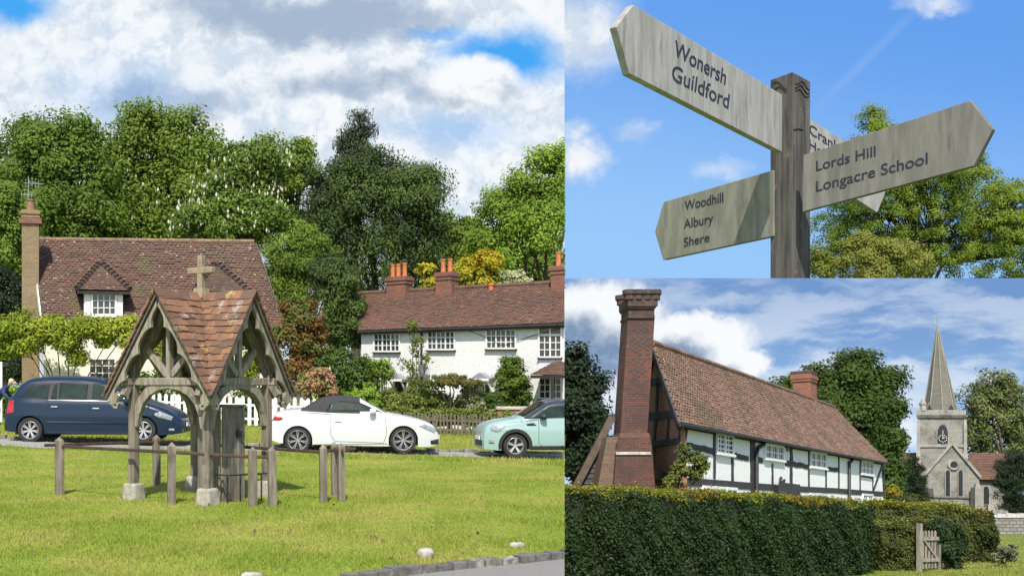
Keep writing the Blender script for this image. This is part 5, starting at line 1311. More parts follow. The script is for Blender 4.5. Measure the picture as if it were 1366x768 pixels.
sp = Thing('signpost', 'weathered wooden fingerpost with four pointed boards under blue sky', 'signpost', pb)
corner = Q(1057, 300, 3.42); lft = Q(1027.5, 300, 3.50); rgt = Q(1081.0, 300, 3.49)
c2, l2, r2 = (Vector((v.x, v.y, 0)) for v in (corner, lft, rgt)); b2 = l2+r2-c2
zt = lambda py, d: Q(1057, py, d).z
mb = MB()
mb.hexa([v+Z*HILLZ for v in (c2, r2, b2, l2)]+[c2+Z*zt(96, 3.42), r2+Z*zt(109, 3.49), b2+Z*zt(104, 3.55), l2+Z*zt(107, 3.5)])
post = mb.build('post', M['post_wood'], sp, bevel=.12)
# chiselled curls on the two front faces and a notch below them
cm = MB()
def onface(a, b, u, py, d, o=.04):
    n = (b-a).cross(Z).normalized(); n = n if n.y < 0 else -n
    return a.lerp(b, u)+n*o+Z*zt(py, d)
for k, (py, amp) in enumerate(((110, 3.5), (116, 3.5), (122, 3.0))):
    cm.tube([onface(c2, r2, u, py+amp*math.sin(u*9+k*.7)+u*3, 3.45) for u in np.linspace(.15, .92, 14)], .10, 6)
cm.tube([onface(c2, r2, u, 174+6*(u-.5)**2*4-3*(1-u), 3.45) for u in np.linspace(.05, .55, 8)], .12, 6)
for k, py in enumerate((120, 126)):
    cm.tube([onface(c2, l2, u, py-14*u+4*math.sin(u*7+k), 3.45) for u in np.linspace(.25, .85, 12)], .10, 6)
cm.build('carving', mat('cut_wood', (.035, .028, .025), None, 1, .9), post)
def board(name_label, corners, tip, m, th=.022, chamfer=0):
    """corners: post-top, post-bottom, end-bottom, end-top as (px,py,d); tip"""
    p = [Q(*c) for c in corners]; t = Q(*tip)
    poly = [p[0], p[1], p[2], t, p[3]]
    o = p[0]; ax = ((p[3]-p[0])+(p[2]-p[1])).normalized(); n = ax.cross(p[0]-p[1]).normalized()
    if n.y > 0: n = -n
    up = n.cross(ax).normalized();
    if up.z < 0: up = -up
    # flatten to one plane
    c = (p[0]+p[1])/2
    poly = [q-n*(q-c).dot(n) for q in poly]
    mb = MB(); mb.prism(poly, -n*th*SS); ob = mb.build('arm', m, sp, bevel=.08); ob['label'] = name_label
    return ob, c, ax, up, n
def words(ob, fr, txt, quad, ext=.03):
    """lettering laid on a board; quad = left-top, right-top, left-bottom in photo pixels"""
    c, n = fr[1], fr[4]
    a, b, d_ = (hit(LEVEL, x, y, c+n*.02, n) for x, y in quad)
    me = text_mesh(txt, 1., .02)
    xs_ = [v.co.x for v in me.vertices]; ys_ = [v.co.y for v in me.vertices]
    w = max(xs_)-min(xs_); x0 = min(xs_); top = .73; bot = 0.
    for v in me.vertices:
        u = (v.co.x-x0)/w; t = (top-v.co.y)/(top-bot)
        q_ = a+(b-a)*u+(d_-a)*t+n*(.03+v.co.z*1.5)
        v.co = q_-sp.origin
    me.materials.clear(); me.materials.append(M['letter'])
    o = bpy.data.objects.new('lettering', me); COL.objects.link(o); o.parent = ob
    return o
A = board('long pale board reading Wonersh Guildford', [(1043.5, 126.5, 3.36), (1043.5, 203, 3.36), (836.5, 99.5, 2.76), (848.5, 5.5, 2.76)], (817.5, 37, 2.72), M['board'])
words(A[0], A, 'Wonersh', [(901, 52.5), (969.5, 93), (898.5, 74)]); words(A[0], A, 'Guildford', [(898, 84.5), (973.5, 125), (895.5, 106)])
Cb = board('board reading Woodhill Albury Shere', [(1031, 227, 3.48), (1031, 315, 3.48), (883.5, 346.5, 3.98), (886, 269.5, 3.98)], (870, 309, 4.02), mat('sign_board_mossy_lifted', (.25, .245, .20), (.175, .17, .138), .45, .85, .3, 4, stretch=(1.4, 1.4, .35), c=(.11, .11, .08), cscale=.45, ct=(.55, .8), cst=(1.4, 1.4, .4)))  # yellow-green tint, colour raised to offset the post's cast shadow
for t, qd in (('Woodhill', [(913.5, 267.5), (965, 255.5), (913.5, 280.5)]), ('Albury', [(912.5, 292), (951.5, 283.5), (912.5, 305)]), ('Shere', [(912.5, 316.5), (946.5, 309), (912.5, 329)])): words(Cb[0], Cb, t, qd)
B = board('board mostly hidden behind the post reading Cranleigh', [(1074, 155, 3.62), (1074, 221, 3.62), (1172, 283.5, 3.86), (1166, 214, 3.86)], (1190, 243, 3.9), M['board'])
words(B[0], B, 'Cranleigh', [(1079.5, 164), (1139, 203), (1079.5, 178)]); words(B[0], B, 'Horsham', [(1079.5, 184.5), (1133, 219.5), (1079.5, 198)])
D = board('board reading Lords Hill Longacre School', [(1071.5, 207, 3.36), (1070.5, 282.5, 3.36), (1300, 222, 2.98), (1293, 133.5, 2.98)], (1322, 171, 2.93), M['board_dark'])
words(D[0], D, 'Lords Hill', [(1089, 214), (1168, 193.5), (1089, 228)]); words(D[0], D, 'Longacre School', [(1089, 241), (1237.5, 202.5), (1089, 255.5)])
# tree beyond the post
M['limeleaf'] = leafmat('lime_spring_leaf', (.15, .23, .026), (.31, .38, .06), (.11, .175, .022), .12, .42)
M['limeleaf2'] = leafmat('maple_spring_leaf', (.23, .25, .05), (.35, .36, .09), (.17, .21, .03), .12, .42)
tree('lime_tree', 'spring green many-stemmed tree behind the fingerpost boards', 'tree', LEVEL, 1215, 371, 225,
     [(1165, 165, 24, 22), (1178, 190, 40, 26), (1140, 215, 30, 30), (1200, 225, 45, 40), (1130, 270, 42, 45), (1180, 285, 50, 45), (1240, 265, 45, 50), (1290, 265, 45, 52), (1325, 300, 40, 50), (1350, 330, 40, 50), (1260, 320, 60, 45), (1200, 340, 60, 40), (1120, 320, 36, 40), (1310, 350, 60, 40), (1290, 222, 26, 24), (1350, 285, 36, 40), (1230, 225, 34, 34), (1150, 245, 36, 36)],
     150000, .44, M['limeleaf'], M['bark'], clump=1.9, trunk_r=1.1, ground=HILLZ+1, stems=7, inner=.04, back=.5)
tree('maple_tree', 'pale yellow-green bush growing in front of the spring green tree', 'tree', LEVEL, 1150, 371, 205,
     [(1110, 345, 26, 22), (1145, 335, 30, 26), (1185, 345, 32, 24), (1215, 355, 26, 18), (1150, 365, 60, 24), (1095, 360, 20, 22)], 24000, .48, M['limeleaf2'], M['bark'], clump=2.0, trunk_r=.4, ground=HILLZ+1, inner=.05)
# ================================================================ the lane with the timber framed house and the church
hL, hR = S(905, 563, 32.2), S(1184, 616.5, 61.7)
hx = hR-hL; hx.z = 0; hx.normalize(); hn = Vector((hx.y, -hx.x, 0))
if hn.y > 0: hn = -hn
hzE = hL.z
hs_ = Thing('timber_house', 'long black and white timber framed house with steep brown tile roof', 'house', (hL.x, hL.y, SG), SLOPE)
wl0 = Vector((hL.x, hL.y, 0))-hn*.0; wl0.z = 0
f0, f1 = Vector((hL.x, hL.y, 0))-hn*.30, Vector((hR.x, hR.y, 0))-hn*.30
def hp(px, py, o=0.): return hit(SLOPE, px, py, f0+hn*o, hn)
BK = Vector((0, 1, 0))                               # the end walls run straight back
wallz = lambda q, z: Vector((q.x, q.y, z))
ga = hp(904.5, 600); ga.z = 0; fa, fb = ga+hx*.36, f1-hx*.25
mb = MB(); mb.prism([wallz(fa, SG-.3), wallz(fb, SG-.3), wallz(fb, hR.z+.05), wallz(fa, hL.z+.05)], -hn*.25); mb.build('wall', M['white_brick_lifted'], hs_)
# roof
rLp, rRp = S(869, 458.5, 34.9), S(1112.5, 543.5, 65.5)
mid = 12
tl = MB(); NSEG = 6
tile_roof(tl, hL, hR, rLp, rRp, .17, .26, .025, .04, 1.6, sag=.05)
rf = tl.build('roof', M['tile_brown'], hs_)
vz = Z*.06
bL, bR = Vector((hL.x-.1, hL.y+5.3, hL.z)), Vector((hR.x, hR.y+5.5, hR.z))
ub = MB(); boarding(ub, hL, hR, rLp, rRp, .06, 20); ub.hexa([bL-vz, bR-vz, rRp-vz*2, rLp-vz*2, bL, bR, rRp-vz*.3, rLp-vz*.3])
ub.hexa([hR-vz, bR-vz, rRp-vz, rRp-vz*.9, hR, bR, rRp-vz*.1, rRp]); ub.build('roof_boarding', M['oak_dark'], hs_)
rg = MB(); n = 60
for i in range(n): rg.tube([rLp.lerp(rRp, i/n)+Z*.03, rLp.lerp(rRp, (i+.96)/n)+Z*(.03+rng.normal()*.008)], .13, 7)
rg.build('ridge_tiles', M['tile_brown'], hs_)
# brick-filled gable end
gb = ga+BK*5.0
apex = Vector((ga.x, rLp.y, rLp.z-.45))
mb = MB(); mb.prism([wallz(ga, SG-.3), wallz(gb, SG-.3), wallz(gb, hL.z-.2), apex, wallz(ga, hL.z-.22)], Vector((.25, 0, 0))); gw = mb.build('gable_wall', M['infill_brick'], hs_)
mb = MB(); mb.prism([wallz(fb, SG-.3)-hn*.26, wallz(fb, SG-.3)+BK*5.0, wallz(fb, hR.z)+BK*5.0, wallz(fb, hR.z-.05)-hn*.26], -hx*.2); mb.build('gable_wall', M['white_brick'], hs_)
vb = MB(); vb.beam(hL-hx*.03-vz*1.2-Z*.06, rLp-hx*.03-vz*1.2-Z*.06, .05, .24); vb.beam(rLp-hx*.03-vz-Z*.06, bL-hx*.03-vz-Z*.06, .05, .24); vb.build('verge_board', M['timber'], hs_)
gn = Vector((-1, 0, 0))
def gpx(px, py, o=.0): return hit(SLOPE, px, py, Vector((ga.x-.002, 0, 0))+gn*o, gn)
def gbeam(p, q, w):
    mb = MB(); a, b = gpx(*p), gpx(*q); mb.beam(a+gn*.025, b+gn*.025, .05, w, up=gn.cross(b-a)); mb.build('timber', M['timber'], hs_)
for p, q, w in (((863, 555.5), (906, 551.5), .26), ((862, 511), (886, 508), .24), ((878, 511), (876.5, 553), .16), ((876, 556), (869, 642), .2), ((893, 553), (891, 589), .14), ((868, 592), (905, 588), .18), ((867, 636), (905, 631), .22), ((884, 506), (905, 553), .22)): gbeam(p, q, w)
# front timbers, traced along the wall
def fbeam(p, q, w, dep=.05, m=None):
    mb = MB(); a, b = hp(*p), hp(*q); d = (b-a).normalized(); s_ = d.cross(hn); n_ = 8; j = rng.normal(size=n_+1)*w*.05
    mb.bar([a.lerp(b, i/n_)+s_*float(j[i]) for i in range(n_+1)], [w*rng.uniform(.88, 1.1) for i in range(n_+1)], dep*.55, hn); return mb.build('timber', m or M['timber'], hs_)
def post_(x, y0, y1, w): fbeam((x, y0), (x, y1), w, .056)
def mid_(x0, y0, x1, y1, w): fbeam((x0, y0), (x1, y1), w, .048)
mid_(905, 641.5, 1181, 658.5, .26)                    # sill beam
mid_(908, 568, 1181, 619, .16)                        # wall plate
mb = MB(); a = [hp(904, 570), hp(915, 572), hp(911, 598), hp(911, 652), hp(903, 654)]; mb.prism(a, hn*.075); mb.build('corner_post', M['timber'], hs_)
for x, y0, y1, w in ((952.5, 573, 638, .22), (976.5, 577, 645, .24), (1003.5, 583, 657, .62), (1030, 618, 648, .22), (1055, 594, 652, .42), (1078.5, 599, 655, .22), (1101.5, 600, 654, .24), (1118.5, 605, 653, .24), (1147, 612, 656, .26), (1164, 612, 656, .22), (1179, 617, 660, .24)): post_(x, y0, y1, w)
for x0, y0, x1, y1, w in ((916, 593.5, 951, 602, .22), (979, 607, 998, 611.5, .2), (1007, 612, 1017, 614, .2), (1047, 617, 1077, 622, .22), (1101, 624.5, 1117, 626.5, .2), (1147, 633, 1163, 635.5, .2)): mid_(x0, y0, x1, y1, w)
fbeam((1164.5, 655), (1177, 619), .22, .052)
# white plank window surrounds and casements
def hwin(x0, x1, ytl, ytr, ybl, ybr, cols, rows, sill=True):
    A, B, Cc, Dd = hp(x0, ybl), hp(x1, ybr), hp(x1, ytr), hp(x0, ytl)
    fm = MB(); dep = .09; fw = .10
    def q(u, v): return A.lerp(B, u).lerp(Dd.lerp(Cc, u), v)
    e = hn*dep/2
    for a, b in ((q(0, 0), q(1, 0)), (q(0, 1), q(1, 1)), (q(0, 0), q(0, 1)), (q(1, 0), q(1, 1))): fm.beam(a+e, b+e, fw, dep, up=hn)
    k = 2 if cols <= 4 else 3
    for i in range(1, k): fm.beam(q(i/k, 0)+e*.95, q(i/k, 1)+e*.95, fw*.95, dep*.9, up=hn)
    f = fm.build('window', M['white'], hs_)
    g = MB(); g.hexa([q(0, 0)+hn*.004, q(1, 0)+hn*.004, q(1, 1)+hn*.004, q(0, 1)+hn*.004, q(0, 0)+hn*.012, q(1, 0)+hn*.012, q(1, 1)+hn*.012, q(0, 1)+hn*.012]); g.build('pane', M['glass'], f)
    bb = MB()
    for i in range(1, cols):
        if (i*k) % cols: bb.beam(q(i/cols, 0)+hn*.03, q(i/cols, 1)+hn*.03, .045, .03, up=hn)
    for j in range(1, rows): bb.beam(q(0, j/rows)+hn*.031, q(1, j/rows)+hn*.031, .045, .03, up=hn)
    bb.build('glazing_bar', M['white'], f)
    if sill:
        s = MB(); s.beam(q(-.05, -.04)+hn*.07, q(1.05, -.04)+hn*.07, .085, .13, up=hn); s.build('sill', M['white'], f)
hwin(954.5, 976, 578, 581.5, 603.5, 607, 4, 4); hwin(1019, 1043.5, 592, 596, 611, 614.5, 6, 2); hwin(1079.5, 1100.5, 602.5, 605.5, 622, 625, 6, 2); hwin(1148, 1163.5, 614.5, 617, 631.5, 634, 6, 2)
hwin(936, 950.5, 649, 650, 661, 662, 2, 1, False); hwin(952.5, 965.5, 650, 651, 662, 663, 2, 1, False); hwin(967.5, 981, 651, 652, 663, 664, 2, 1, False); hwin(1080, 1097, 659, 660, 669, 670, 3, 1, False); hwin(1149.5, 1163, 659, 660, 670, 671, 4, 2, False)
mb = MB(); a = [hp(1032, 653.5), hp(1054, 655), hp(1053, 668), hp(1033, 668)]; mb.prism(a, hn*.04); mb.build('door', M['timber'], hs_)
mb = MB(); a, b = hp(1030, 653), hp(1056, 655.5); mb.beam(a+hn*.3, b+hn*.3, .6, .1, up=hn); mb.build('door_hood', M['timber'], hs_)
mb = MB(); c = hp(1041, 640.5)
for p, q_ in (((1039.5, 638), (1039.5, 646)), ((1045, 639), (1045, 647)), ((1039.5, 644), (1046, 640)), ((1040, 637), (1042, 637.5))): mb.beam(hp(*p)+hn*.03, hp(*q_)+hn*.03, .10, .05, up=hn)
mb.build('wall_tie', M['black'], hs_)
for pts in ([(1016, 588), (1014.5, 593), (1007, 598), (1005.5, 604), (1005.5, 668)], [(1135, 610), (1133, 615), (1130, 617), (1130, 672)]):
    mb = MB(); mb.tube([hp(*p)+hn*.11 for p in pts], .075, 8); mb.build('downpipe', M['black'], hs_)
mb = MB(); mb.tube([hL+hn*.06-Z*.06+hx*.2, hR+hn*.06-Z*.06], .06, 7); mb.build('gutter', M['black'], hs_)
mb = MB(); mb.beam(hp(1049, 597)+hn*.05, hp(1049, 601.5)+hn*.05, .22, .09, up=hn); mb.build('meter_box', M['lead'], hs_)
# ridge stack
p0 = S(1075, 545, 59.5); ux, uy = hx, hn
mbk = p0-Z*1.2; hgt = S(1075, 497.5, 59.5).z-mbk.z
w = 30/F*59.5
def slab(mb, base, z0, z1, g, w, dp, ax=hx, ay=hn):
    mb.hexa([base+ax*a*(w/2+g)+ay*b*(dp/2+g)+Z*z for z in (z0, z1) for a, b in ((-1, -1), (1, -1), (1, 1), (-1, 1))])
mb = MB(); slab(mb, mbk, 0, hgt-.55, 0, 1.45, .95); slab(mb, mbk, hgt-.55, hgt-.40, .06, 1.45, .95); slab(mb, mbk, hgt-.40, hgt-.2, .10, 1.45, .95); slab(mb, mbk, hgt-.2, hgt-.08, .05, 1.45, .95)
M['stack_brick'] = brick('stack_brick', (.30, .11, .06), (.21, .075, .05), (.26, .2, .16), dirt=(.09, .07, .055), dscale=.9, dt=(.5, .75))
cst = mb.build('chimney', M['stack_brick'], hs_)
mb = MB(); slab(mb, mbk, hgt-.08, hgt+.05, .08, 1.45, .95); mb.build('stack_top', mat('sooty_brick', (.10, .075, .06), (.05, .04, .035), 6, .95, .5, 30), cst)
# great end stack: leaning shaft, moulded head, stepped base
dc = 34.0; ex3 = Vector((1, 0, 0)); ey3 = Vector((0, 1, 0))
M['tudor_brick'] = brick('tudor_brick', (.155, .055, .038), (.085, .04, .034), (.155, .12, .1), w=.235, h=.078, dirt=(.06, .042, .036), dscale=.9, dt=(.40, .66), bump=.9)
M['diaper'] = brick('vitrified_brick', (.10, .055, .05), (.07, .045, .042), (.22, .17, .14), w=.235, h=.078)
def sect(xl, xr, y, d, dp): return [S(xl, y, d), S(xr, y, d), S(xr, y, d)+ey3*dp, S(xl, y, d)+ey3*dp]
def loft(rows, d, dp):
    mb = MB(); rs = [sect(*r, d+(r2 if False else 0), dp) for r, r2 in ((q, 0) for q in rows)]
    for r in rs: mb.v += r
    for i in range(len(rs)-1):
        for k in range(4): mb.f.append((i*4+k, i*4+(k+1) % 4, (i+1)*4+(k+1) % 4, (i+1)*4+k))
    mb.f += [(0, 1, 2, 3), tuple((len(rs)-1)*4+k for k in range(4))]
    return mb
stk_ = loft([(827.5, 863.5, 578), (838, 873.5, 422)], dc, .85).build('great_chimney', M['tudor_brick'], hs_)
hd = MB()
for xl, xr, y0, y1, g in ((838, 873.5, 424, 420.5, .07), (838.5, 873, 420.5, 411, .03), (838, 875, 411, 408, .10), (838, 877.5, 408, 397, .15)):
    a, b = sect(xl, xr, y0, dc-g, 0.85+2*g), sect(xl, xr, y1, dc-g, 0.85+2*g); hd.hexa(a+b)
hd.build('chimney_head', mat('dark_head_brick', (.095, .058, .046), (.05, .038, .034), 5, .95, .6, 30), stk_)
crm = mat('sooty_head', (.085, .06, .05), (.05, .04, .036), 5, .95, .5, 30)
for i, x in enumerate((841, 852, 864, 875)):
    for b in (0, .9):
        if b and i in (1, 2): continue
        cr_ = MB(); a = S(x, 397, dc-.15)+ey3*b; cr_.lathe(a+ey3*.12-Z*.05, [(.18, 0), (.18, .14), (.23, .18), (.23, .32), (.13, .34), (.13, .0)], 10)
        cr_.build('crenel', crm, stk_)
dm = MB()
for cx, cy, nr in ((855, 446, 9), (853.5, 467, 9), (851.5, 496, 9), (849.5, 527, 10), (847, 558, 9)):
    c0_ = S(cx, cy, dc)
    for r in range(nr):
        for q in range(-2, 3):
            if (q+r) % 2 or rng.random() < .16: continue
            x = q*.117; z = (nr/2-r)*.078
            dm.box(c0_+Vector((x+rng.normal()*.004, -.001, z)), (.105, .012+rng.random()*.006, .064))
dm.build('diaper', mat('vitrified_brick', (.085, .05, .045), (.05, .036, .036), 8, .7, .3, 30), stk_)
bs = loft([(817, 876, 672), (823, 869, 592), (827, 867, 583)], dc-.45, 2.3); bs.build('chimney_base', M['tudor_brick'], stk_)
bs = loft([(826, 868, 583), (827.5, 865.5, 577)], dc-.40, 2.0); bs.build('offset', mat('offset_tile', (.16, .085, .06), (.09, .06, .05), 3, .9, .5, 30), stk_)
sl = MB(); a = sect(822, 869, 606, dc-.50, .1); b = sect(822, 867, 600, dc-.42, .1); sl.hexa(a+b); sl.build('weathering_slab', M['pad'], stk_)
sh_ = MB(); sh_.prism([S(794, 668, dc-.3), S(824, 668, dc-.3), S(826, 582, dc-.3), S(810, 582, dc-.3)], ey3*1.4); sh_.build('shoulder', brick('shoulder_brick', (.20, .125, .078), (.13, .085, .058), (.16, .13, .1), dirt=(.07, .055, .045)), stk_)
# lean-to with boarded side
lt_ = MB(); A_ = [S(768, 652, 34.6), S(806, 652, 34.6), S(812, 580, 34.6), S(806, 585, 34.6)]
lt_.prism(A_, ey3*.5); lt_ = lt_.build('lean_to', M['timber'], hs_)
wb = MB()
for i in range(9):
    y = 652-i*7.2; f = lambda yy: 768+(652-yy)*.56
    if f(y-6.6) > 808: break
    a, b, c, d_ = S(f(y)+1, y, 34.58), S(812, y, 34.58), S(812, y-7.6, 34.58), S(f(y-7.6)+1, y-7.6, 34.58)
    wb.hexa([a-ey3*.05, b-ey3*.05, b, a, d_-ey3*.012, c-ey3*.012, c, d_])
wb.build('weatherboard', mat('grey_weatherboard', (.075, .072, .075), (.04, .04, .042), 3, .85, .5, 20, stretch=(.5, 3, 3)), lt_)
vb = MB(); a, b = S(766, 653, 34.4), S(817, 556, 34.4); vb.beam(a, b, .10, .22, up=ey3.cross(b-a)); vb.prism([a+ey3*.05, b+ey3*.05, b+ey3*.55, a+ey3*.55], Z*.06); vb.build('barge_board', mat('brown_barge', (.12, .085, .06), (.07, .055, .04), 3, .85), lt_)
# creeper at the corner
M['creeper'] = leafmat('creeper_leaf', (.10, .13, .025), (.18, .19, .045), (.07, .09, .03), 1.4, .3)
foliage('creeper', 'straggly climbing shrub on the corner of the timber house', 'climber', SLOPE, [(928, 615, 14, 10), (940, 622, 10, 9), (912, 606, 8, 14), (908, 628, 9, 12), (925, 632, 10, 8), (895, 640, 9, 9)], 32.0, 2300, .12, M['creeper'], .22, base=S(905, 672, 32.0), sr=.04)
# ---- hedges
M['hedge_leaf_shaded'] = leafmat('hedge_leaf_shaded', (.015, .032, .012), (.046, .072, .022), (.028, .055, .016), .8, .2, .5)  # leaf colour kept dark to paint in the shade on the hedge front
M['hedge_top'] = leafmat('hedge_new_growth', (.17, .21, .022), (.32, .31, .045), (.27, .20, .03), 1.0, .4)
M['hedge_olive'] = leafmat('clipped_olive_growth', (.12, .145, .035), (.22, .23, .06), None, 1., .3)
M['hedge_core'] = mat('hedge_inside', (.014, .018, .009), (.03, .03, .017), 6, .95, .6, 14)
M['hedge_leaf_shaded2'] = leafmat('privet_leaf', (.06, .075, .018), (.125, .13, .035), (.04, .055, .016), 1.0, .25)
def hedge(label, path, wd_, n, leaf, tops, mside, mtop, cut=None, core=True, rnd=.22):
    """path: list of (foot point, height); the hedge follows it, wd_ deep behind"""
    base = path[0][0]; t = Thing('hedge', label, 'hedge', base, SLOPE, 'clipped hedges by the lane')
    segs = []; tot = 0
    for (a, ha), (b, hb) in zip(path[:-1], path[1:]):
        L = (b-a).length; segs.append((a, b, ha, hb, L)); tot += L
    V = []; Nn = []; VT = []; NT = []
    for a, b, ha, hb, L in segs:
        d = (b-a)/L; bk_ = Vector((-d.y, d.x, 0));
        if bk_.y < 0 and abs(bk_.y) > .2: bk_ = -bk_
        m = int(n*L/tot); u = rng.random(m); z = rng.random(m)**.9; h = ha+(hb-ha)*u
        r = np.clip((z-.82)/.18, 0, 1); inset = rnd*(1-np.sqrt(1-r**2*.98))
        bulge = .06*np.sin(u*L*2.3)+.05*np.sin(u*L*5.1+z*6)+.04*np.sin(z*9)+.05*np.sin(u*L*9+np.sin(z*11)*2)*np.sin(z*7+u*L*3)+rng.normal(size=m)*.04
        A = np.array(a); B = np.array(b); bb = np.array(bk_)
        p = A+(B-A)*u[:, None]+bb*(inset+bulge)[:, None]; p[:, 2] = a.z+h*z
        nn = -bb*.8+rng.normal(size=(m, 3))*.55+np.array([0, 0, .35]); s_ = np.sin(u*L*2.1+np.sin(z*5)*2)*np.sin(z*4.3+u*L*1.7+1); ok_ = ~((s_ > .7) & (rng.random(m) < .5)); V.append(p[ok_]); Nn.append(nn[ok_])
        m2 = int(tops*L/tot); u = rng.random(m2); w = rng.random(m2); h = ha+(hb-ha)*u
        p = A+(B-A)*u[:, None]+bb*(w*wd_)[:, None]; p[:, 2] = a.z+h+.05*np.sin(u*L*3+w*3)+rng.normal(size=m2)*.035-rnd*.5*np.clip(1-w*wd_/.2, 0, 1)**2
        sh = rng.random(m2) < .05; p[sh, 2] += rng.random(sh.sum())*.10
        VT.append(p); NT.append(rng.normal(size=(m2, 3))*.5+np.array([0, 0, 1]))
        # back face, thinner
        m3 = int(n*.2*L/tot); u = rng.random(m3); z = rng.random(m3); h = ha+(hb-ha)*u
        p = A+(B-A)*u[:, None]+bb*wd_; p[:, 2] = a.z+h*z; V.append(p); Nn.append(bb*.8+rng.normal(size=(m3, 3))*.5)
        for end, hh, sg in ((A, ha, -1), (B, hb, 1)):
            m4 = int(n*.10/len(segs)); w = rng.random(m4); z = rng.random(m4); p = end+bb*(w*wd_)[:, None]+np.array(d)*sg*(rng.normal(size=m4)*.04)[:, None]; p[:, 2] = a.z+hh*z
            V.append(p); Nn.append(np.array(d)*sg*.8+rng.normal(size=(m4, 3))*.5)
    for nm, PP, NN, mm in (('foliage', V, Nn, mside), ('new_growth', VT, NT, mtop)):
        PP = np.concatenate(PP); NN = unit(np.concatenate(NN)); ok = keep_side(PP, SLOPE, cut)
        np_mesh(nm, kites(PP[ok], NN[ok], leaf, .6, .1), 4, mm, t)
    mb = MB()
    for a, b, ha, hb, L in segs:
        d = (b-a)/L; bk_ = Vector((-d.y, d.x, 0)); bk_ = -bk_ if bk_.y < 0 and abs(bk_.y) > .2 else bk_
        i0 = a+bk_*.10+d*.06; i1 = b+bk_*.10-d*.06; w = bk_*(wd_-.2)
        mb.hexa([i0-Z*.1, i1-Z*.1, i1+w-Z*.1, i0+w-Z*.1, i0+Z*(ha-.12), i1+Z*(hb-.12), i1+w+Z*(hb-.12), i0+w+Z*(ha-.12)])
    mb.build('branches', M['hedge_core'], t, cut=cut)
    return t
def ht(px, py, foot): return hit(SLOPE, px, py, foot, Vector((0, 1, 0))).z-foot.z
def foot(px, d): v = S(px, 700, d); return Vector((v.x, v.y, SG))
a, b, c = foot(735, 19.6), foot(960, 21.8), foot(1163, 25.6)
hedge('long tall dark clipped hedge across the front of the timber house', [(a, ht(735, 651, a)), (b, ht(960, 658.5, b)), (c, ht(1163, 670, c))], 1.2, 92000, .058, 26000, M['hedge_leaf_shaded'], M['hedge_top'], 'right')
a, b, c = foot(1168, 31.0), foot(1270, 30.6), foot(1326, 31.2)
hedge('rounded clipped hedge right of the gate with golden top', [(a, ht(1168, 671, a)), (b, ht(1270, 674.5, b)), (c, ht(1322, 681, c))], 1.3, 38000, .075, 12000, M['hedge_leaf_shaded2'], M['hedge_top'], None)
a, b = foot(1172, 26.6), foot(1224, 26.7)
hedge('low clipped hedge block left of the wooden gate', [(a, ht(1172, 700.5, a)), (b, ht(1224, 704, b))], .9, 15000, .065, 6500, M['hedge_leaf_shaded2'], M['hedge_olive'], None, rnd=.1)
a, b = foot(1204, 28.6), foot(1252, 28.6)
hedge('low clipped hedge piece seen over the wooden gate', [(a, ht(1204, 696, a)), (b, ht(1252, 697, b))], .7, 9000, .065, 4500, M['hedge_leaf_shaded2'], M['hedge_olive'], None, rnd=.12)
foliage('shrub', 'leafy dark bush against the right side of the wooden gate', 'shrub', SLOPE, [(1262, 712, 15, 17), (1258, 735, 17, 20), (1270, 738, 10, 18), (1250, 703, 9, 9)], 27.4, 9000, .075, M['hedge_leaf_shaded'], .2, base=foot(1262, 27.4))
foliage('shrub', 'low clipped mound between the timber house and the church', 'shrub', SLOPE, [(1212, 666, 18, 6), (1200, 668, 14, 5), (1226, 668, 12, 5)], 56., 4500, .13, M['hedge_leaf_shaded2'], .25)
foliage('shrub', 'small yellow-green plant at the far corner of the timber house', 'shrub', SLOPE, [(1189, 655, 6, 9), (1196, 660, 6, 7)], 60., 1200, .16, M['hedge_top'], .25)
foliage('plant', 'low scruffy flower border at the foot of the rounded hedge', 'plant', SLOPE, [(1340, 734, 12, 6), (1350, 742, 9, 4), (1332, 742, 8, 5)], 28.6, 1500, .08, leafmat('border_leaf', (.12, .15, .06), (.3, .3, .18), (.06, .05, .04), 4, .3), .14, base=GS(1340, 750))
# ---- gate
g0 = foot(1222.5, 26.55)
Zg = (S(1222, 600, 1)-S(1222, 700, 1)).normalized()   # the gate hangs plumb
gate = Thing('garden_gate', 'small weathered wooden wicket gate between the hedges', 'gate', g0, SLOPE)
gx = (foot(1247, 26.9)-g0).normalized(); gl = (foot(1247, 26.9)-g0).length
mb = MB(); mb.beam(g0-Zg*.1, g0+Zg*ht(1222, 697.5, g0), .11, .11, up=gx); mb.build('gate_post', M['oak_pale'], gate, bevel=.01)
e0 = g0+gx*(gl+.05); mb = MB(); mb.beam(e0-Zg*.1, e0+Zg*.66, .075, .075, up=gx); mb.build('gate_post', M['oak'], gate, bevel=.01)
gh = ht(1235, 707, g0)
gyn = Vector((gx.y, -gx.x, 0)); gyn = gyn if gyn.y < 0 else -gyn
for i in range(5):
    p = g0+gx*(gl*(.16+.17*i)); mb = MB(); w = .032
    q_ = [p-gx*w+Zg*.08, p+gx*w+Zg*.08, p+gx*w+Zg*(gh-.04), p+Zg*gh, p-gx*w+Zg*(gh-.04)]; mb.prism(q_, gyn*.022); mb.build('pale', M['oak_pale'], gate)
for z in (.28, .80):
    mb = MB(); mb.beam(g0+gx*.06+Zg*gh*z+gyn*.04, g0+gx*(gl-.03)+Zg*gh*z+gyn*.04, .035, .085); mb.build('rail', M['oak_pale'], gate)
mb = MB(); mb.beam(g0+gx*(gl-.08)+Zg*gh*.30+gyn*.038, g0+gx*.12+Zg*gh*.78+gyn*.038, .03, .06); mb.build('brace', M['oak_pale'], gate)
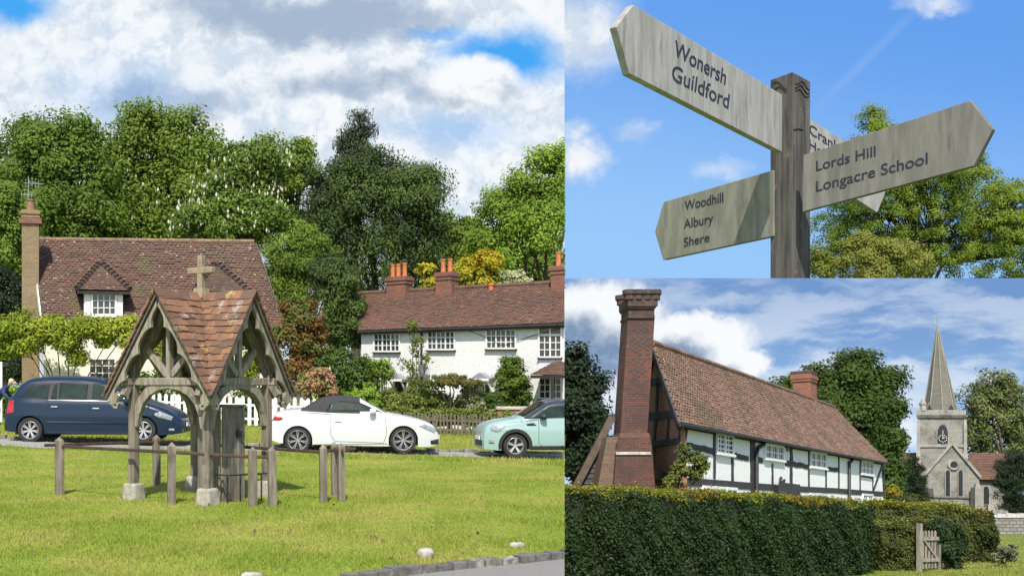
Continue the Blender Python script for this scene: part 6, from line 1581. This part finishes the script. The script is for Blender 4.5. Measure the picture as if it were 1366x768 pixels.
# ---------------------------------------------------------------- church
M['church_stone'] = brick('church_stone', (.32, .305, .265), (.25, .235, .205), (.19, .18, .158), w=.5, h=.25, ms=.014, bump=.5, dirt=(.085, .083, .078), dscale=.4, dt=(.44, .66))
M['dressed'] = mat('dressed_stone', (.33, .315, .275), (.24, .228, .2), 1.2, .9, .3, 12, c=(.14, .135, .12), cscale=.6, ct=(.55, .72))
M['spire_shingle'] = brick('spire_shingle', (.20, .185, .15), (.145, .135, .11), (.10, .095, .08), w=.32, h=.22, ms=.02, bump=.8, dirt=(.12, .125, .10), dscale=.5)
M['leaded'] = mat('leaded_glass', (.018, .02, .024), (.03, .033, .038), 3, .3)
ch = Thing('church', 'grey stone village church with tower, shingled spire and red tiled nave', 'church', S(1258, 690, 118), SLOPE)
DT = 121.
CF = S(1258, 600, 100.); CF.z = 0; CF.normalize(); CR = Vector((CF.y, -CF.x, 0))      # the church looks straight down the lane
CK = CF.y
def TQ(px, py, d): return hit(SLOPE, px, py, CF*(d/CK), CF)
def ring(px0, px1, py, d, dp):
    a, b = TQ(px0, py, d), TQ(px1, py, d); return [a, b, b+CF*dp, a+CF*dp]
def block(name, rows, d, dp, m, parent, bevel=0):
    mb = MB(); R_ = [ring(x0, x1, y, d-g, dp+2*g) for x0, x1, y, g in rows]
    for r in R_: mb.v += r
    for i in range(len(R_)-1):
        for k in range(4): mb.f.append((i*4+k, i*4+(k+1) % 4, (i+1)*4+(k+1) % 4, (i+1)*4+k))
    mb.f += [(0, 1, 2, 3), tuple((len(R_)-1)*4+k for k in range(4))]
    return mb.build(name, m, parent, bevel=bevel)
TD = 5.4
tw = block('tower', [(1222, 1293, 700, .05), (1222.5, 1292.5, 640, .0), (1224, 1290, 595, 0), (1224.5, 1289, 594, -.05), (1226, 1287, 555, -.05)], DT, TD, M['church_stone'], ch)
block('string_course', [(1223, 1290.5, 596, .12), (1223, 1290.5, 592.5, .12)], DT, TD, M['dressed'], tw)
block('parapet', [(1223.5, 1287.5, 557, .12), (1222, 1288.5, 553, .3), (1222, 1288.5, 546.5, .3)], DT, TD, M['dressed'], tw)
for x0, x1 in ((1221.5, 1229), (1284, 1291.5)):
    block('buttress', [(x0, x1, 700, .45), (x0, x1, 615, .45), (x0+1.5, x1-1.5, 600, .2), (x0+1.5, x1-1.5, 566, .18), (x0+2.5, x1-2.5, 559, .0)], DT, 1.2, M['dressed'], tw)
# spire: octagonal, with broaches and corner pinnacle
sx0, sx1 = 1233.5, 1275; c0 = (TQ(sx0, 546, DT)+TQ(sx1, 546, DT))/2+CF*TD/2; tipp = TQ(1250.3, 432, DT)+CF*TD/2
r0 = (TQ(sx1, 546, DT)-TQ(sx0, 546, DT)).length/2
mb = MB(); n = 8; K = 10
for j in range(K+1):
    t = j/K; c = c0.lerp(tipp, t); r = r0*1.06*(1-t)*(1+.05*(1-t)**6)+.05
    for i in range(n):
        a = math.pi/8+2*math.pi*i/n; mb.v.append(c+Vector((math.cos(a)*r, math.sin(a)*r, 0)))
for j in range(K):
    for i in range(n): mb.f.append((j*n+i, j*n+(i+1) % n, (j+1)*n+(i+1) % n, (j+1)*n+i))
mb.f += [tuple(range(n)), tuple(K*n+i for i in range(n))]
spire = mb.build('spire', M['spire_shingle'], ch)
mb = MB()
for i in range(n):
    a = math.pi/8+2*math.pi*i/n
    mb.tube([c0.lerp(tipp, t)+Vector((math.cos(a), math.sin(a), 0))*(r0*1.06*(1-t)*(1+.05*(1-t)**6)+.06) for t in np.linspace(0, 1, 11)], .07, 5)
mb.build('hip', mat('spire_hip', (.26, .245, .20), (.2, .19, .16), 1, .9), spire)
for s, x in ((-1, 1240), (1, 1269)):
    b = TQ(x, 546, DT)+CF*(TD/2-r0*.95); mb = MB(); w = .55
    mb.add([b+CR*-w-CF*.12, b+CR*w-CF*.12, b+Z*1.05-CF*-.08, b+CR*-w+CF*.8, b+CR*w+CF*.8, b+Z*1.05+CF*.9], [(0, 1, 2), (3, 5, 4), (0, 2, 5, 3), (1, 4, 5, 2), (0, 3, 4, 1)])
    lu = mb.build('lucarne', M['spire_shingle'], spire)
    mb = MB(); mb.add([b+CR*-w*.6-CF*.13, b+CR*w*.6-CF*.13, b+Z*.7-CF*-.0-CF*.13], [(0, 1, 2)]); mb.build('louvre', M['black'], lu)
p = TQ(1231.5, 548, DT-.1); mb = MB(); mb.lathe(p, [(.34, 0), (.34, .7), (.42, .75), (.42, .9), (.2, 1.25), (.04, 1.6)], 8); mb.build('pinnacle', M['dressed'], tw)
vn = MB(); vn.tube([tipp-Z*.2, tipp+Z*1.4], .05, 6); vn.beam(tipp+Z*.75-CR*.35, tipp+Z*.75+CR*.35, .05, .05); vn.prism([tipp+Z*1.15+CR*a+Z*b for a, b in ((-.35, .0), (-.1, .12), (.1, .02), (.32, .2), (.30, .32), (.1, .2), (-.15, .3), (-.3, .25))], CF*.05); vn.build('weathervane', M['galv'], spire)
def lancet(parent, px, yb, yt, wpx, d, m=None, surround=True, name='lancet_window', proud=.0, hood=False):
    n = -CF; w = wpx/2; hh = wpx*.9; L = []; 
    def arc(w, extra):
        q = [(px-w, yb+extra), (px+w, yb+extra)]
        for i in range(9): t = i/8; q.append((px+w*math.cos(t*math.pi/2)**.8 if t < 1 else px, yt-extra+hh*(1-math.sin(t*math.pi/2))))
        for i in range(7, -1, -1): t = i/8; q.append((px-w*math.cos(t*math.pi/2)**.8, yt-extra+hh*(1-math.sin(t*math.pi/2))))
        return q
    f = None
    if surround:
        a = [TQ(x, y, d-.02-proud) for x, y in arc(w+1.3, 1.3)]; mb = MB(); mb.prism(a, n*.10); f = mb.build(name, M['dressed'], parent)
    a = [TQ(x, y, d-.125-proud) for x, y in arc(w, 0)]; mb = MB(); mb.prism(a, n*.012); mb.build('pane', M['leaded'], f or parent)
    return f
# belfry window with two lights and clock face below
be = lancet(ch, 1257.5, 591, 566.5, 14, DT-.0)
for x in (1254.2, 1261):
    a = [TQ(x+u, y, DT-.15) for u, y in ((-2.7, 590), (2.7, 590), (2.7, 577), (0, 572), (-2.7, 577))]; mb = MB(); mb.prism(a, -CF*.02); mb.build('louvre', M['black'], be)
mb = MB(); a, b = TQ(1257.6, 592, DT-.16), TQ(1257.6, 573, DT-.16); mb.beam(a, b, .12, .1); mb.build('mullion', M['dressed'], be)
cc = TQ(1257.6, 584.5, DT-.20); rot = Z.rotation_difference(-CF).to_matrix()
mb = MB(); mb.lathe(cc, [(0, 0), (.50, 0), (.50, .05), (0, .06)], 28, rot); ck = mb.build('clock_face', M['black'], ch)
mb = MB()
for i in range(12):
    t = math.pi*i/6; u = CR*math.sin(t)+Z*math.cos(t); mb.beam(cc+u*.34-CF*.065, cc+u*.46-CF*.065, .055, .02, up=CF)
mb.beam(cc-CF*.07, cc-CF*.07+CR*.05+Z*.36, .04, .02, up=CF); mb.beam(cc-CF*.075, cc-CF*.075+CR*.2+Z*.12, .05, .02, up=CF)
mb.build('clock_hand', M['white'], ck)
# gabled transept in front of the tower
DG = 112.
G_ = [(1233, 702), (1306.5, 702), (1306.5, 634), (1270, 592), (1233, 634)]
mb = MB(); mb.prism([TQ(x, y, DG) for x, y in G_], CF*9); tr = mb.build('transept', M['church_stone'], ch)
mb = MB()
for p, q in (((1230.5, 636.5), (1271, 590)), ((1309, 636.5), (1270, 590))):
    a, b = TQ(*p, DG-.15), TQ(*q, DG-.15); mb.beam(a+CF*.15, b+CF*.15, .40, .25, up=Z)
mb.build('coping', M['dressed'], tr)
mb = MB(); a, b, c = TQ(1231, 636, DG+.3), TQ(1270, 591, DG+.3), TQ(1309, 636, DG+.3)
for p, q in ((a, b), (c, b)): mb.hexa([p, q, q+CF*8.5, p+CF*8.5, p+Z*.12, q+Z*.12, q+CF*8.5+Z*.12, p+CF*8.5+Z*.12])
mb.build('transept_roof', M['tile_red'], tr)
for x in (1264.5, 1281.5): lancet(tr, x, 661, 626.5, 5.6, DG)
mb = MB(); c = TQ(1272.5, 619.5, DG-.02); mb.lathe(c, [(.34, 0), (.52, 0), (.55, .16), (.34, .16)], 24, rot, cap=False); ro = mb.build('round_window', M['dressed'], tr)
mb = MB(); mb.lathe(c, [(0, .03), (.36, .03), (.36, .05), (0, .05)], 16, rot); mb.build('pane', M['leaded'], ro)
mb = MB(); a, b = TQ(1232.6, 662.5, DG-.05), TQ(1307, 663.5, DG-.05); mb.beam(a, b, .16, .14); mb.build('plinth_course', mat('dark_course', (.16, .15, .14), (.11, .105, .1), 1, .9), tr)
mb = MB(); a, b = TQ(1270.5, 594, DG-.05), TQ(1270.5, 583, DG-.05); mb.beam(a-Z*.05, b, .10, .12); q = TQ(1270.5, 586.5, DG-.05); mb.beam(q-CR*.25, q+CR*.25, .12, .10); mb.build('finial', M['dressed'], tr)
mb = MB(); a = [TQ(x, y, DG-.02) for x, y in ((1238, 662), (1246, 662), (1245, 651), (1237.5, 651))]; mb.prism(a, -CF*.25); mb.build('tablet', mat('dark_tablet', (.10, .095, .09), (.07, .068, .065), 2, .8), tr)
mb = MB(); a = TQ(1303.5, 690, DG-.4); b = TQ(1303.5, 653, DG-.4); mb.beam(a, b+Z*.2, .9, .8); mb.beam(b+Z*.1, b+Z*.7, .7, .6, w2=.3, h2=.3); mb.build('buttress', M['church_stone'], tr)
# nave to the right, and a piece of red roof on the left
mb = MB(); a = [TQ(x, y, 119) for x, y in ((1300, 700), (1352, 700), (1352, 640), (1300, 638))]; mb.prism(a, CF*7); nv = mb.build('nave', M['church_stone'], ch)
mb = MB(); tile_roof(mb, TQ(1294, 640, 118.6), TQ(1372, 641, 118.6), TQ(1292, 604, 122.), TQ(1372, 605, 122.), .3, .45, .05, .07, 1); mb.build('nave_roof', M['tile_red'], ch)
mb = MB(); mb.hexa([TQ(1294, 641, 118.7), TQ(1372, 642, 118.7), TQ(1372, 605.5, 122.2), TQ(1292, 605, 122.2)]+[TQ(1294, 641, 118.7)+CF*6, TQ(1372, 642, 118.7)+CF*6, TQ(1372, 605.5, 122.2)+CF*.2, TQ(1292, 605, 122.2)+CF*.2]); mb.build('roof_boarding', M['oak_dark'], ch)
lancet(nv, 1315.5, 672, 648, 8, 119.)
mb = MB(); a = [TQ(x, y, 118.3) for x, y in ((1318, 702), (1342, 702), (1336, 672), (1318, 672))]; mb.prism(a, CF*1.); mb.build('buttress', M['dressed'], nv)
mb = MB(); tile_roof(mb, TQ(1190, 626, 120), TQ(1226, 626, 120), TQ(1190, 604, 123), TQ(1226, 604, 123), .3, .45, .05, .07); mb.build('aisle_roof', M['tile_red'], ch)
mb = MB(); a = [TQ(x, y, 120.3) for x, y in ((1190, 700), (1226, 700), (1226, 626), (1190, 626))]; mb.prism(a, CF*6); mb.build('aisle', M['church_stone'], ch)
# churchyard wall
w0 = foot(1318, 62); cw = Thing('churchyard_wall', 'low rubble stone churchyard wall with pale coping at the right edge', 'wall', w0, SLOPE)
w1 = foot(1420, 62); hh_ = ht(1340, 685.5, foot(1340, 62))
M['rubble'] = brick('rubble_wall', (.27, .25, .22), (.17, .16, .14), (.12, .11, .1), w=.42, h=.2, ms=.03, bump=1.)
mb = MB(); mb.hexa([w0-Z*.2, w1-Z*.2, w1+ey3*.4-Z*.2, w0+ey3*.4-Z*.2, w0+Z*(hh_-.2), w1+Z*(hh_-.2), w1+ey3*.4+Z*(hh_-.2), w0+ey3*.4+Z*(hh_-.2)]); mb.build('wall', M['rubble'], cw)
mb = MB(); L = (w1-w0).length; n = 16
for i in range(n):
    a, b = w0.lerp(w1, i/n), w0.lerp(w1, (i+.95)/n); z0 = hh_-.197; z1 = hh_+rng.normal()*.03
    mb.hexa([a-ey3*.06+Z*z0, b-ey3*.06+Z*z0, b+ey3*.46+Z*z0, a+ey3*.46+Z*z0, a-ey3*.03+Z*z1, b-ey3*.03+Z*z1, b+ey3*.42+Z*(z1+.03), a+ey3*.42+Z*(z1+.03)])
mb.build('coping', mat('wall_coping', (.48, .46, .43), (.35, .33, .3), 2, .9, .4, 12), cw)
# ---- trees of the lane
M['chestnut_dark'] = leafmat('dark_chestnut_leaf', (.038, .072, .014), (.085, .13, .024), (.05, .08, .016), .25, .3)
def ltree(name, label, bx, d, L, n, leaf, m, **k):
    k.setdefault('trunk_r', .4); b = S(bx, 690, d); b.z = SG
    return tree(name, label, 'tree', SLOPE, bx, 690, d, L, n, leaf, m, M['bark'], base=b, cut='right', **k)
ltree('yew_tree', 'dark yew at the left edge of the lane picture behind the brick chimney', 770, 46, [(765, 505, 26, 34), (785, 535, 24, 38), (760, 560, 34, 55), (790, 585, 20, 45), (770, 610, 34, 50), (795, 625, 16, 40), (745, 520, 26, 50)], 38000, .19, M['yew'], clump=.7, droop=.3, group='trees round the church')
ltree('chestnut_tree', 'large dark round tree behind the ridge chimney of the timber house', 1140, 88, [(1132, 502, 36, 30), (1165, 520, 30, 34), (1105, 525, 36, 34), (1060, 512, 22, 16), (1150, 555, 42, 38), (1120, 570, 50, 40), (1085, 540, 40, 34), (1170, 560, 16, 34), (1162, 600, 18, 36), (1145, 610, 30, 36)], 62000, .31, M['chestnut_dark'], clump=1.5, group='trees round the church')
ltree('chestnut_tree', 'smaller ragged tree between the round tree and the church tower', 1188, 80, [(1192, 552, 11, 14), (1186, 585, 13, 20), (1194, 595, 9, 14), (1182, 625, 10, 22), (1186, 645, 10, 14), (1188, 662, 11, 12), (1178, 668, 10, 10)], 13000, .28, M['chestnut_dark'], clump=1.0, trunk_r=.2, group='trees round the church')
ltree('maple_tree', 'airy pale green tree behind the church with open branches', 1325, 138, [(1322, 522, 34, 26), (1298, 545, 26, 28), (1345, 540, 28, 30), (1325, 565, 44, 30), (1295, 580, 24, 24), (1358, 575, 24, 30), (1330, 595, 40, 18)], 17000, .38, leafmat('pale_maple_leaf', (.15, .18, .06), (.26, .28, .10), (.11, .14, .045), .2, .4), clump=1.5, stems=5, trunk_r=.9, inner=.03, group='trees round the church')
ltree('yew_tree', 'dark upright yew left of the church transept', 1215, 104, [(1210, 632, 6, 18), (1217, 628, 6, 20), (1224, 636, 6, 20), (1207, 655, 9, 22), (1217, 652, 10, 24), (1227, 658, 8, 22), (1216, 672, 14, 14)], 22000, .2, M['yew'], clump=.42, droop=-.8, asp=.3, group='trees round the church', limbs=True, trunk_r=.25)
ltree('yew_tree', 'dark spreading yew in front of the church nave at the right edge', 1350, 100, [(1350, 622, 17, 18), (1340, 640, 14, 20), (1345, 655, 18, 24), (1362, 645, 20, 38), (1348, 675, 15, 14), (1334, 628, 7, 12), (1368, 680, 16, 14)], 32000, .2, M['yew'], clump=.5, droop=.8, asp=.3, group='trees round the church', trunk_r=.35)
